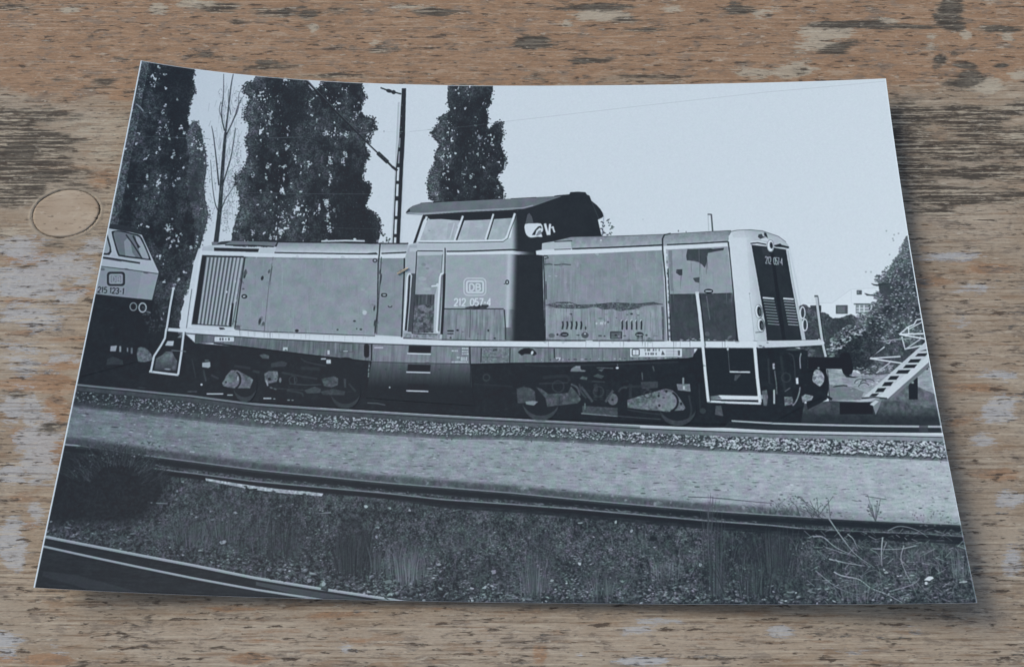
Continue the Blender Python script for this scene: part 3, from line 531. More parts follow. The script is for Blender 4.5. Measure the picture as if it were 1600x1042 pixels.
part('window2', 'printed_window', W1, 'loco2')
poly([(164, 358), (168, 365), (173.5, 386), (174.5, 394), (171, 399), (158, 398.5), (150, 396)], 42); poly([(160, 362), (166, 368), (171.5, 388), (171, 394), (168, 396), (150, 394)], 152)
line([(158, 402), (190, 407), (219, 411.5)], 2.8, 52); line([(160, 404), (190, 409)], 1.2, 96)
rrect(167.3, 425, 195.5, 447.3, 5, 44); rrect(170.3, 428, 192.5, 444.5, 3, 122); rframe(171.6, 429.2, 191.3, 443.4, 2.4, 1.3, 158)
text('DB', 175, 432, 5.6, 8.6, 2, 150, 1.5, .07)
part('emblem2', 'printed_emblem', rbox(167.3, 425, 195.5, 447.3, 5), 'loco2')
text('215 123-1', 153.8, 448.6, 4.3, 8.6, 1.35, 46, 1.5, .075, -.12, 1, 3.2)
part('number2', 'printed_number', [(152, 447), (198, 451), (197, 461), (150, 457.5)], 'loco2')
ring(208.6, 479.5, 5.2, 6, 1.5, 150); ring(223, 481, 5.6, 7, 2, 172); dabs([224, 232], [482, 488], [3, 4], [2, 1], [1, .2], 150, .8); ell(223.5, 483, 2, 3, 58)
part('lamp2a', 'printed_headlight', ellipse(208.6, 479.5, 6, 7), 'loco2'); part('lamp2b', 'printed_headlight', ellipse(223, 481, 6.6, 8), 'loco2')
x, y = scatter([(222, 490), (262, 470), (258, 520), (232, 520)], 130); dabs(x, y, rng.uniform(1, 2.5, len(x)), rng.uniform(.7, 1.6, len(x)), rng.uniform(0, 3, len(x)), rng.uniform(46, 96, len(x)), .7)
poly([(173, 541), (183, 540), (181, 550), (172, 550)], 150); rect(171, 549, 182, 552, 40); rect(186.5, 541, 189.5, 550, 136); rect(198.5, 543.5, 200.5, 550, 132); rect(204.5, 543.5, 207.5, 553, 110)
poly([(168, 562), (176, 557), (192, 563), (193, 570), (166, 570)], 68, .8)
put(raster(to_tex(smooth([(215.5, 544), (226, 543.5), (234, 550), (238, 557), (238, 563), (216, 565)], 2, True))), 104 + 30*(N1 - .5))

# ================================================================== THE LOCOMOTIVE
BODY = [(316, 385), (330, 379), (360, 376.5), (433, 378), (525, 378), (592, 380), (638, 380), (647, 372), (661, 336), (634, 334.5), (645, 322), (657, 318), (784, 311.5), (866, 307), (889, 305), (891, 301), (915, 301), (921, 306), (932, 320), (942, 333), (943, 339), (934, 344), (940, 369), (1035, 366.5), (1110, 362), (1142, 360), (1173, 359), (1191, 361), (1216, 370), (1228, 379), (1233, 388), (1246, 450), (1259, 531), (1287, 532), (1285, 541), (1262, 545), (1312, 556), (1325, 551), (1332, 575), (1322, 588), (1290, 580), (1285, 620), (1245, 640), (1200, 664), (800, 652), (400, 628), (118, 600), (236, 582), (245, 555), (260, 530), (262, 512), (284, 512), (290, 470), (303, 410)]
part('loco', 'printed_locomotive', BODY, None, 'centre-cab diesel locomotive with a white sill across the middle of the print')
# -- left hood
poly([(316, 386), (332, 383), (405, 388), (432, 386), (440, 400), (316, 398)], 186)
poly([(330.7, 378.4), (345, 378.5), (360, 376.8), (400, 378), (433, 379), (429, 386), (354, 382.5), (331.5, 384)], 112); poly([(345, 378), (362, 376.5), (352, 382.5), (338, 383)], 66)
line([(352, 383.5), (395, 384), (428, 386)], 1.8, 42)
poly([(334.5, 387.4), (405, 389.2), (403.6, 394.5), (334.5, 393)], 46)
poly([(316, 386.5), (334, 386.5), (333.5, 393), (315, 392.5)], 178)
ROOFL = [(435, 379), (525, 380), (594, 382), (637, 382), (641, 392.5), (633, 395.5), (592, 396.5), (429, 395)]
put(raster(to_tex(ROOFL)), np.clip(132 + (GYm - 380)*3.6, 120, 190) + 14*(N2 - .5))
line([(434, 378.4), (525, 379.3), (592, 380.8), (638, 381)], 2.2, 40); line([(429, 395.2), (500, 396.4), (590, 397.4)], 2, 38); poly([(575, 396), (588, 395), (590, 398), (576, 398)], 40); line([(596, 396.6), (632, 395), (646, 394.3)], 2.2, 40)
line([(502, 377.2), (540, 376.2), (570, 376.8)], 2.4, 188); ell(554, 374, 2.2, 1.6, 196); line([(503, 379), (570, 379)], 1, 40)
part('hood_left', 'printed_hood', [(316, 386), (334, 379), (433, 378), (638, 380), (632, 404), (628, 526), (400, 520), (284, 512), (303, 410)], 'loco', 'grey hood with louvres at the left end')
poly([(317, 385), (310, 389), (303, 410), (294.6, 458), (290, 470.6), (287.5, 472), (284, 512), (300, 514), (316, 400), (384, 402), (384, 394), (316, 392)], 206)
line([(300, 452), (296, 480), (291.5, 513)], 1.2, 110); poly([(313, 390), (316, 392), (300, 512), (294, 512)], 212)
SIDEL = [(382, 401), (590, 404), (632, 403), (632, 429), (627, 526), (586, 524), (413, 518), (366, 515)]
put(raster(to_tex(SIDEL)), 137 + 16*(N4 - .5) + 12*(N3 - .5) + 5*(FINE - .5))
put(raster(to_tex([(592, 404), (633, 403), (628, 526), (587, 523)])), 131 + 16*(N3 - .5))
poly([(316, 393), (400, 396), (490, 398), (590, 398.6), (633, 398), (632, 404), (590, 404), (490, 403), (400, 402), (316, 398.5)], 209)
line([(384, 402.6), (590, 405.2)], 1, 112, .7)
LOUV = [(316, 399.5), (382.5, 401.5), (367, 513), (299.5, 508)]
part('louvre', 'printed_louvre', LOUV, 'loco')
poly(LOUV, 112); poly([(366, 400), (383, 401), (367.5, 514), (361, 512)], 146)
top = np.linspace(325.5, 379, 10); bot = np.linspace(310.5, 361, 10)
for a, b in zip(top, bot):
    line([(a, 403), (b, 508)], 2.6, 166, .9); line([(a + 2.6, 403), (b + 2.6, 508)], 2, 84, .75)
poly([(316, 399), (323, 400.5), (308.6, 508), (299.5, 508)], 44); line([(316, 400.4), (381, 402)], 2.6, 40)
line([(364, 474), (360, 511)], 3.4, 42); line([(360.5, 478), (356, 510)], 1.4, 196); line([(300, 508.6), (366, 513)], 2.8, 190); line([(308, 506.8), (362, 510.6)], 1.2, 50); poly([(342, 512), (350, 512.5), (352, 515), (344, 515.5)], 60)
ell(354.5, 456.6, 1.3, 1.8, 205); dabs([370, 369, 368], [458, 470, 440], 1, 2.5, 0, 190, .7)
line([(383, 402), (376, 450), (367, 514)], 1.8, 52)
line([(427, 402), (424, 418), (419, 460), (413, 518)], 1.1, 104, .9); line([(425.5, 416), (422, 440)], 1.6, 76, .7)
for q in ((383, 428, 2.4, 8, 84), (382, 433, 1.6, 3, 60), (410, 435, 2.2, 4.2, 50), (420.6, 424.5, 1.7, 4.2, 86), (406, 503, 2, 6, 60), (411.5, 506, 2, 3.5, 88), (464, 517, 3, 2.6, 50), (380.6, 452, 1.6, 1, 78), (527.5, 515.5, 1.6, 1.4, 50), (557.5, 514, 1, 1.5, 70), (554, 502, 2.2, 1.6, 64), (564, 515, 2.2, 1.6, 56), (595, 437, 1.4, 11, 66), (585, 482, 1.4, 5, 56), (585.5, 505, 1.3, 6, 66), (594, 425, 1.2, 5, 60), (371.5, 511, 4, 3, 92)): dabs(q[0], q[1], q[2], q[3], .06, q[4], .95)
ell(382, 463.6, 4.6, 3.6, 34, .95, 5); ell(381.6, 463.6, 2.3, 1.2, 176, 1, -8); ell(570, 489, 3.6, 3.4, 186, .85)
x, y = scatter(SIDEL, 150); dabs(x, y, rng.uniform(.5, 1.5, len(x)), rng.uniform(.4, 1.2, len(x)), 0, rng.uniform(108, 160, len(x)), .4)
ring(586, 407.5, 3, 2.6, 1.6, 48); line([(368, 515), (413, 518.6), (480, 521), (586, 525)], 1.3, 66)
line([(594, 382), (592.8, 397), (591, 412), (590, 485), (586, 521)], 2, 42); line([(596, 402), (594, 440), (591, 480), (588.6, 522)], 1.4, 68, .8); line([(633, 405), (632, 429)], 2, 46)
rrect(595.5, 458.5, 605, 464.5, 2.6, 40); rrect(597.8, 460.3, 603, 462.5, 1, 150); line(ellipse(609.5, 478, 3, 2.6, n=8, a0=0, a1=180), 1.5, 66)

# -- right hood
ROOFR = [(846, 383), (846, 390.5), (894, 390), (1035, 385), (1137, 380), (1142, 361), (1110, 362.5), (1050, 365), (1035, 367), (955, 370), (892, 371), (868, 376)]
put(raster(to_tex(ROOFR)), np.clip(132 + 26*(N2 - .5), 0, 255) + 18*np.clip((GYm - (374 - (GXm - 892)*.03))/14, -.4, 1.4))
poly([(846.5, 382), (868, 378), (892, 377.5), (893, 389), (846.5, 391)], 172); line([(866, 378.5), (894, 377)], 1.4, 60); ell(939, 376, 1.6, 1.2, 190)
line([(892, 370.6), (955, 369.7), (1035, 366.6), (1110, 362.2), (1142, 360.8)], 1.2, 92)
part('hood_right', 'printed_hood', [(848, 382), (893, 371), (1035, 367), (1142, 361), (1151, 500), (1154, 534), (852, 533)], 'loco', 'patched grey hood at the right end')
SIDER = [(849, 398), (1035, 391.5), (1042, 534), (852, 533.5)]
put(raster(to_tex(SIDER)), 131 + 15*(N4 - .5) + 12*(N3 - .5) + 5*(FINE - .5))
LOW_ = [(852, 480), (1036, 478), (1040, 534), (852, 533.5)]
put(raster(to_tex(LOW_)), 136 + 34*(STREAK - .5) + 20*(N3 - .5))
put(raster(to_tex([(850, 420), (900, 420), (905, 476), (851, 478)])), 128 + 40*(STREAK - .5), .6)
SIDEC = [(1041, 390.5), (1137, 385.5), (1146, 470), (1154, 534), (1048, 534)]
put(raster(to_tex(SIDEC)), 140 + 14*(N3 - .5)); put(raster(to_tex([(1047, 460.5), (1144, 458.5), (1154, 534), (1049, 534)])), 72 + 14*(N3 - .5) + 10*(N2 - .5))
poly([(834, 394.3), (846, 393), (940, 390.3), (1035, 386.3), (1035, 391), (940, 396), (846, 399), (834, 399.3)], 209); poly([(1043, 386), (1137.5, 381), (1137.5, 385.5), (1044, 390.5)], 206)
line([(894, 389.4), (960, 387), (1035, 383.4)], 2.4, 38); line([(1042, 383), (1090, 381), (1137, 378)], 2, 40); line([(866, 390.5), (892, 389.8)], 1.2, 70)
line([(849, 400), (850.5, 440), (852, 533)], 1.8, 48); line([(853, 440), (853.5, 468)], 2.2, 72, .8)
line([(849, 414), (858, 413.2), (868, 414.5), (880, 413.4), (892, 414.2)], 1.6, 66, .9); line([(850, 400), (855, 400.5), (857, 403.5), (851, 405)], 1.6, 46); dabs([859, 869], [432, 432], 2.6, 1, 0, 168, .7)
PEEL = [(852, 477), (860, 474.5), (868.5, 473.5), (880, 472.5), (889.5, 473), (896, 476), (903, 477), (917, 477.5), (930, 476), (942, 474.6), (954, 473.8), (975, 473.8), (990, 475), (1005, 474.6), (1020, 473), (1036, 476), (1020, 477), (1008, 478), (1000, 481), (990, 484), (978, 485), (970, 487), (962, 485), (957, 482.8), (950, 484), (942, 484), (934, 481), (926, 480), (915, 482.4), (900, 483), (885, 482.5), (867, 481.5), (860, 479)]
put(raster(to_tex(PEEL)), 82 + 70*(N1 - .5) + 30*(FINE - .5), .9)
line([(868, 473), (890, 472.6), (902, 477), (930, 476.4), (955, 473.6), (1000, 475), (1020, 473), (1036, 476.4)], 1.1, 58, .8); line([(868, 475), (896, 476)], 1.2, 170, .7)
for xx, yy in ((880, 478), (890, 475), (905, 480), (958, 474.6), (966, 475.6), (985, 475)): dabs(xx, yy, 2, .8, .1, 160, .7)
for i, xx in enumerate((879, 886, 893, 900.5, 908)): line([(xx, 502.5), (xx + .8, 508), (xx - .6, 515)], 2.6, 36)
for i, xx in enumerate((972, 979, 986.8, 994.4, 1001.8)): line([(xx, 501), (xx + .4, 508), (xx + .2, 515.5)], 2.5, 36); line([(xx - 1.6, 503), (xx - .8, 500.6), (xx + 1, 500.2)], 1.4, 206)
text('+ mY', 930, 503.4, 3.6, 4.2, 1.6, 190, 1.2); dabs(950, 503.5, 2, 1.8, 0, 60, .9)
for q in ((892, 491, 2.2, 1.5, 36), (986.7, 491, 2.2, 1.6, 36), (871, 523, 1.8, 2, 44), (862, 524.5, 5, 4, 92), (914, 524, 6, 5.5, 78), (915, 513, 1.4, 3, 60), (937.5, 525, 3, 1.3, 52), (944.5, 525.5, 1.6, 1.2, 56), (1009.5, 524, 2.2, 2, 40), (1014, 529, 1.8, 1, 70), (938, 498, 4, 1.2, 104), (947, 491.6, 3.4, .9, 108), (980, 492, 2, 1, 80), (997, 493, 2.4, 1, 92), (963, 497, 1.5, 1.2, 98), (903, 524, 2.6, 1.2, 64), (976, 525, 2.4, 1, 70), (1025, 525, 5, .8, 104)): dabs(q[0], q[1], q[2], q[3], 0, q[4], .9)
ell(914, 522, 1.6, 1.2, 190); ell(882, 523, 6.4, 3.8, 36); rect(878, 522.6, 886, 523.8, 150); ell(999, 523, 6.6, 4, 36); rect(994, 523, 1004, 524.2, 170); rect(995, 527, 1004, 530, 92)
rrect(953, 518, 972, 530, 1.5, 70); rrect(955, 520.5, 970, 529, 1, 96); ell(962, 524, 2, 1.3, 40); ell(967, 526, 1.6, 1.2, 150)
line([(1035, 479.5), (1036, 505), (1036.5, 531)], 3.4, 84, .9); line([(852, 532), (940, 532.4), (1038, 532.6)], 1.6, 72); poly([(915, 532), (926, 532), (926, 533.6), (915, 533.6)], 200)
for k in range(40): xx = rng.uniform(856, 1034); yy = rng.uniform(482, 500); line([(xx, yy), (xx + rng.normal(0, .6), yy + rng.uniform(8, 30))], .8, rng.choice([98, 108, 160]), .5)
part('patch_band', 'printed_rust_band', PEEL, 'loco', 'dark peeling band across the right hood')
# joint and end compartment
line([(1048, 365), (1038, 367.5), (1035, 374), (1035.5, 392), (1039.5, 435), (1043.5, 520), (1044, 533)], 2.2, 38); line([(1041.5, 390), (1043, 430), (1046, 520), (1047, 533)], 2.6, 160); line([(1043.6, 420), (1046, 470), (1048.5, 533)], 1.6, 46)
for yy in np.arange(400, 530, 9): dabs(1041.8 + (yy - 400)*.034, yy + rng.uniform(-2, 2), 1.2, rng.uniform(1.5, 3), 0, rng.choice([70, 84, 206]), .8)
poly([(1044.5, 392), (1050, 392), (1052, 455), (1047.5, 455)], 108, .6)
poly([(1074, 390), (1090, 389.6), (1110, 388.8), (1116, 390), (1131, 388.4), (1130, 391.6), (1118, 393.5), (1106, 396), (1105, 402), (1104, 410), (1101, 419), (1097, 414), (1091, 410), (1084, 408.5), (1073, 407.5), (1072, 400)], 72); line([(1107, 391), (1131, 388.8)], 1.6, 50)
poly([(1057, 421.5), (1066, 421), (1066, 430.5), (1062, 431), (1056, 427)], 68); poly([(1082.5, 435), (1093, 433.5), (1092.5, 442.5), (1086, 441)], 78); line([(1092, 390), (1094, 458)], .8, 128, .6)
ell(1107, 455.5, 7.2, 3.8, 34); rect(1102, 454.6, 1112, 456.4, 178); line([(1104, 463), (1106, 480), (1109, 500)], 1.6, 104, .8)
line([(1047, 460.6), (1095, 460), (1144, 458.6)], 1.2, 58); ell(1141, 470, 2.6, 3, 92, .6); dabs([1105, 1140, 1078], [522, 527, 528], [4, 4, 3], [4, 2, 1.5], -.5, [104, 120, 100], .6)
line([(1050, 533), (1100, 534), (1152, 532)], 1.6, 90, .7); dabs(rng.uniform(1050, 1150, 30), rng.uniform(529, 534, 30), 1.8, .8, 0, rng.uniform(60, 190, 30), .7)
part('end_door', 'printed_door', SIDEC, 'loco', 'two-tone end compartment door with dark peeled patches')
# white corner and front
line([(1137.6, 378), (1140.5, 400), (1146, 460), (1152, 534)], 2.2, 42)
CORN = [(1138.5, 371), (1138.8, 366), (1142, 362.4), (1150, 360.6), (1173, 359.6), (1191, 361.4), (1216, 370), (1228, 379), (1233, 387), (1228, 391), (1173, 380), (1180, 420), (1194, 500), (1199, 534), (1154, 534), (1150.5, 495)]
put(raster(to_tex(CORN)), np.clip(200 - 30*sstep(2, 26, GXm - (1156 + np.clip(GYm - 380, 0, 200)*.1)) - 26*sstep(374, 360, GYm), 140, 215) + 12*(N3 - .5))
part('nose', 'printed_nose', CORN, 'loco', 'white painted corner and brow of the front end')
poly([(1138.5, 371), (1139, 366), (1142, 362.4), (1162, 360), (1166, 372), (1170, 430), (1178, 534), (1154, 534), (1150.5, 495), (1142, 410)], 203, .6)
line([(1138.6, 368), (1142, 362.4), (1152, 360.2), (1173, 359.4), (1191, 361), (1216, 369.6), (1228, 378.6)], 1.4, 92, .85); put(raster(to_tex([(1142, 363), (1162, 360.5), (1190, 362), (1200, 366), (1176, 372), (1146, 372)])), 176 + 24*(N2 - .5), .5)
line([(1173.5, 381), (1181, 425), (1194.5, 502)], 1.4, 206); line([(1170.7, 459), (1174, 485), (1179, 532)], 1, 160, .8); dabs(1171, 459, 1.2, .9, 0, 110, .8)
GRILL = [(1174, 383), (1200, 386), (1228, 390.6), (1236, 438), (1247.5, 500), (1253, 532), (1198.5, 532.5), (1194.5, 500), (1182, 428)]
put(raster(to_tex(GRILL)), 52 + 10*(N3 - .5)); part('front', 'printed_front_door', GRILL, 'loco')
line([(1206.5, 396), (1212, 440), (1220.5, 500), (1225, 532)], 5.5, 41, .8); poly([(1190, 388), (1200, 389), (1203, 400), (1192, 398)], 74, .4)
line([(1172.5, 379), (1184, 378), (1197, 380.5)], 2.2, 205); line([(1172.5, 381), (1184, 380), (1197, 382.6)], 1.8, 44)
poly([(1208, 384), (1214, 382.5), (1219, 381), (1221, 383), (1233, 386), (1232, 388.6), (1222, 387), (1212, 386.5)], 46)
poly([(1185, 367), (1190, 366), (1192, 370), (1196, 371), (1188, 374), (1184, 371)], 74); poly([(1193.5, 364), (1197, 364.5), (1200, 373), (1194, 369)], 56); poly([(1188, 374), (1198, 373), (1202, 377), (1190, 377)], 196)
for i in range(10):
    yy = 466 + i*4.5; k = 1.3 if i == 0 else .85; a = (yy - 466)
    line([(1191.5 + a*.2, yy - .4), (1209.5 + a*.2, yy + 1.2)], 2*k, 182 if i == 0 else 116); line([(1223.5 + a*.19, yy + .8), (1240 + a*.19, yy + 2)], 2*k, 182 if i == 0 else 132)
part('front_louvre_l', 'printed_louvre', [(1191, 464), (1210, 466), (1218, 509), (1199, 508)], 'loco'); part('front_louvre_r', 'printed_louvre', [(1223, 465), (1241, 467), (1249, 510), (1231, 509)], 'loco')
text('212', 1195.4, 401, 2.8, 11, .7, 150, 1.1, .12, .06); text('057-4', 1208.4, 402.6, 2.7, 11, .25, 150, 1.1, .12, .06)
part('front_number', 'printed_number', [(1194, 399), (1222, 402), (1223, 416), (1195, 413)], 'loco')
ell(1203.6, 384.6, 5.4, 9.6, 208, 1, -8); ring(1203.6, 384.6, 5.2, 9.2, .9, 120); ell(1205, 384, 2.5, 5.2, 70, 1, -8); ell(1205.4, 384, 1.4, 3, 44, 1, -8)
part('lamp_top', 'printed_headlight', ellipse(1203.6, 384.6, 5.4, 9.6, -8), 'loco')
for cx, cy in ((1185.4, 487), (1188.9, 508.6)):
    ell(cx, cy, 6, 11, 66, .9, -6); ell(cx - .4, cy, 5.2, 10.4, 206, 1, -6); ell(cx + .9, cy + .2, 3.4, 8, 46, 1, -6); ell(cx + 1.6, cy + 1, 1.6, 4.4, 84, 1, -6); part('lamp%d' % cx, 'printed_headlight', ellipse(cx, cy, 6, 11, -6), 'loco')
poly([(1228, 391.5), (1232, 391.5), (1237.5, 426), (1246, 470), (1253, 500), (1259, 531.5), (1252.5, 531.5), (1247, 500), (1236, 440)], 172)
line([(1229, 393), (1237, 440), (1248, 502)], 1, 204)
for cx, cy in ((1253.8, 489), (1257.4, 508)):
    ring(cx, cy, 3.6, 9, 2.2, 200); ell(cx + .6, cy, 2.2, 7.4, 70); part('lamp%d' % cx, 'printed_headlight', ellipse(cx, cy, 4.8, 10.4, -6), 'loco')
line([(1180, 520), (1190, 519)], 1.8, 90, .7); line([(1198, 524), (1199, 533)], 1.5, 60, .7)

# -- the cab
CANOPY = [(634, 332.5), (638, 327), (644.5, 322.5), (657, 318.6), (675, 317.2), (784, 311.8), (866, 307.3), (876, 308), (855, 315.5), (832.5, 323.5), (817.5, 327.4), (780, 328.8), (723, 331.6), (661, 335), (636, 334.6)]
CABD = [(806, 332), (817.5, 327.4), (832.5, 323), (855, 315), (876, 307.6), (889, 305.6), (891, 301.6), (901, 300.6), (915, 301.8), (917, 305), (921, 306), (924, 314.5), (932.5, 321), (938, 327), (941.5, 333), (943, 338.5), (940.6, 341), (934, 344), (937, 357), (940, 369.5), (893, 371), (868, 377), (847, 381), (846.5, 391), (834, 393), (832, 399), (848, 400), (848.5, 440), (851.5, 533.5), (788, 533), (793, 470), (797, 400), (796, 380), (803, 352)]
CABL = [(646, 381), (653, 377.5), (785, 376.5), (798, 372), (806, 333), (812, 340), (812, 534), (627, 527), (633, 404), (637, 384)]
put(raster(to_tex(CABL)), 172 + 8*(N3 - .5))
poly([(633, 404), (640, 384), (652, 383), (651, 395), (648.5, 460), (644, 521), (628, 526)], 158)
part('cab', 'printed_cab', [(633, 384), (661, 336), (635, 334.5), (645, 322), (657, 318), (866, 307), (891, 301), (915, 301), (943, 338), (940, 370), (848, 384), (852, 534), (628, 527)], 'loco', 'cab with overhanging roof in the middle of the locomotive')
CABS = [(697, 397), (812, 396.5), (812, 534), (690, 533)]
put(raster(to_tex(CABS)), 151 + 8*(N3 - .5) + 5*(FINE - .5))
put(raster(to_tex([(694, 484), (812, 484), (812, 534), (690, 533)])), 126 + 46*(STREAK - .5) + 22*(N3 - .5))
ramp = sstep(0, 1, (GXm - (798 - np.clip(GYm - 400, 0, 140)*.035))/13.0)
edge_hi = np.exp(-((GXm - (795.5 - np.clip(GYm - 400, 0, 140)*.03))/3.2)**2)
r = raster(to_tex([(788, 398), (812, 396), (812, 512), (785, 512)])); y0, y1, x0, x1, c = r; CV[y0:y1, x0:x1] += (182 - CV[y0:y1, x0:x1])*c*edge_hi[y0:y1, x0:x1]*.75
m_ = mask([(780, 328), (830, 322), (852, 534), (780, 534)]); RMP = m_*ramp; CV += (47 - CV)*RMP
put(raster(to_tex([p for p in CABD if p[0] > 805] + [(812, 533), (812, 400), (808, 340)])), 47 + 7*(N3 - .5))
# roof and windows
put(raster(to_tex(CANOPY)), 108 + 12*(N3 - .5)); line([(636, 333.5), (661, 333.8), (723, 330.2), (780, 327.2), (817, 325.6), (833, 321.6)], 1.5, 142); poly([(634, 333), (640, 327), (641, 331), (637, 333)], 52)
line([(657, 318), (675, 316.8)], 1.4, 60); line([(676, 316.8), (690, 315.4)], 2.2, 44); line([(798, 311), (838, 309)], 1.4, 48); line([(866, 307.3), (890, 305.3)], 2, 44)
part('roof', 'printed_roof', CANOPY, 'loco')
poly([(661, 336), (723, 332), (808, 328), (806, 341), (753, 345), (707, 346), (664, 345)], 44)
poly([(661, 336), (666, 336.5), (661, 347), (650, 380), (645.5, 381)], 42)
line([(667, 339), (654, 374), (655, 377)], 3.4, 205); GLASS = [(669, 341), (707, 344), (753, 343.5), (805, 339), (793, 369), (785, 375), (656, 376.4)]
put(raster(to_tex(GLASS)), 166 + 30*(N3 - .5) + 12*(N2 - .5) - 8*sstep(700, 790, GXm))
part('cab_window', 'printed_window', [(667, 338), (806, 332), (792, 371), (785, 377), (652, 378)], 'loco', 'three-pane cab side window')
poly([(669, 341), (707, 338), (806, 332), (805.5, 341), (753.5, 344.4), (722, 345.4), (707.5, 344.6), (690, 343), (672, 343.6)], 44)
poly([(700, 350), (712, 347), (708, 374), (698, 374)], 152, .6); line([(710, 349), (703, 374)], 2, 190, .7); poly([(717, 349), (722, 347), (719, 356), (714, 354)], 196, .8); poly([(735, 347), (758, 362), (752, 373), (730, 373)], 150, .5); dabs([671, 745], [361, 355], [2.5, 4], 1, .3, [134, 176], .8)
line([(726.5, 338), (713, 376)], 3, 40); line([(723.4, 338), (710.4, 376)], 3.2, 206); line([(773.4, 336), (761.5, 375)], 1.8, 48); line([(771, 335), (758.4, 375)], 2.8, 204)
line([(653, 377.4), (700, 377.6), (785, 376.2)], 2.6, 206); line([(785, 376.2), (790, 373.6), (793, 368), (804.6, 334)], 3.4, 207, curve=False); line([(654, 379.6), (700, 380), (786, 378.4), (793.5, 373), (797, 362), (807.5, 335)], 1, 66)
line([(698, 393.4), (730, 393.2), (770, 391.8), (800, 390.6), (816, 391.8)], 2.2, 42); poly([(698, 395), (730, 394.8), (798, 393), (812, 394), (812, 398.5), (797, 397.5), (698, 399)], 209); put(raster(to_tex([(800, 393), (834, 394.6), (834, 399), (800, 398)])), np.clip(205 - (GXm - 800)*5.2, 60, 209))
poly([(640, 388), (695, 389), (695, 393), (640, 394)], 176)
line([(652, 392.8), (692, 392.8)], 1.6, 62); line([(651.4, 393), (650, 420), (648.4, 460), (644, 521)], 1.7, 50); line([(695.4, 388), (695.6, 394), (695, 428)], 1.8, 42); line([(691, 398), (690, 412), (688.6, 428)], 2, 82)
DOOR = [(652, 394), (691.5, 394), (689, 428), (680, 461), (678, 520), (645, 520.6), (648.6, 460)]
put(raster(to_tex(DOOR)), 142 + 22*(N3 - .5) + 12*(N2 - .5)); put(raster(to_tex([(652, 394), (691.5, 394), (691, 399), (652, 400)])), 176)
DLOW = [(648.6, 460.7), (679, 460.7), (677, 520.6), (645, 520.6)]
put(raster(to_tex(DLOW)), 92 + 80*(N2 - .5) + 50*(N1 - .5)); put(raster(to_tex([(648.6, 460.7), (679, 460.7), (678, 476), (648, 478)])), 76 + 60*(STREAK - .5)); dabs([660, 654, 667], [481, 507, 485], [7, 4, 5], [5, 4, 5], 0, 124, .6); dabs([662, 668], [414, 420], [4, 3], [3, 2], 0, 110, .5)
dabs([660, 668], [436, 452], [7, 6], [4, 3], 0, 166, .5)
part('cab_door', 'printed_door', DOOR, 'loco', 'narrow cab door between two white grab rails')
line([(674, 447.8), (683, 447)], 2.4, 206); ell(683.5, 446, 2, 3, 200)
for P, w_, t in (([(646, 428), (645, 460), (640, 519)], 6, 76), ([(640, 430), (638, 470), (634, 517)], 3.2, 44), ([(641.5, 428.2), (638.4, 429), (636.6, 434), (633.4, 480), (631, 517)], 2.6, 206), ([(641, 429), (643.4, 431), (641.6, 450)], 1.4, 196), ([(632, 404), (631.6, 429), (629.5, 480), (627.6, 527)], 2.4, 44),
                ([(694.6, 428), (692.6, 480), (690, 523)], 4, 42), ([(691, 430), (688, 480), (685.6, 518)], 3, 112), ([(693, 427.6), (689.4, 428.4), (687.4, 434), (684.6, 480), (682.4, 517), (684, 520)], 2.9, 207)): line(P, w_, t)
part('rail_l', 'printed_grab_rail', ribbon([(638.4, 428), (634, 480), (632, 520)], 9), 'loco'); part('rail_r', 'printed_grab_rail', ribbon([(690, 427), (686, 480), (684, 521)], 9), 'loco')
put(raster(to_tex([(631, 521), (688, 522), (687, 529), (630, 528)])), 132 + 70*(N1 - .5)); line([(644, 521.5), (684, 523)], 1.3, 60); line([(630, 528.6), (700, 531.4), (790, 533.2)], 1.4, 78)
line([(694, 483), (735, 483.2), (787, 483)], 1.9, 70); put(raster(to_tex([(726, 481), (736, 479), (744, 477), (752, 476.5), (762, 476.8), (764, 479), (760, 482), (740, 484.5), (730, 483)])), 64 + 50*(N1 - .5)); line([(735, 484), (734.6, 505), (733.6, 528)], 1.3, 94); line([(788, 484), (789.6, 510), (789.6, 531)], 1.7, 62); rect(790, 512, 799, 533, 84, .5)
rect(699, 516.3, 709, 519, 38); rect(699, 519.3, 708.6, 520.6, 170, .7); rect(699, 520.6, 708.6, 522.6, 44); ell(715, 516.4, 2, 1.5, 40); ell(763, 516.8, 1.4, 1.9, 44); ell(704, 528, 1.6, 1.2, 52); ell(773, 529, 1.8, 1.2, 56); dabs([723, 747], [519, 522], 2, 1, 0, 100, .8)
ring(792.5, 441.5, 2.2, 3, 1.8, 46); dabs(788.5, 444, 1.5, .8, 0, 60, .9)
# emblem and number
rframe(724, 434.4, 760, 463, 7.5, 1.9, 182); rframe(728, 438.6, 756.4, 459, 4.6, 2.9, 192); rrect(731, 441.7, 753.3, 456, 2, 136, .6)
text('DB', 733.2, 444.2, 7.8, 10.4, 2.2, 190, 2.5)
part('emblem', 'printed_emblem', rbox(724, 434.4, 760, 463, 7.5), 'loco', 'rounded white emblem on the cab side')
text('212', 710, 467.2, 5.4, 11, 1.6, 202, 1.9, .0, -.03); text('057-4', 735.2, 467.2, 5.5, 11, 1.45, 202, 1.9, 0, -.03)
text(':', 780.5, 471.5, 4, 6, 1, 180, 1.6); part('number', 'printed_number', rbox(708, 465, 772.5, 480, 1), 'loco', 'white running number under the emblem')
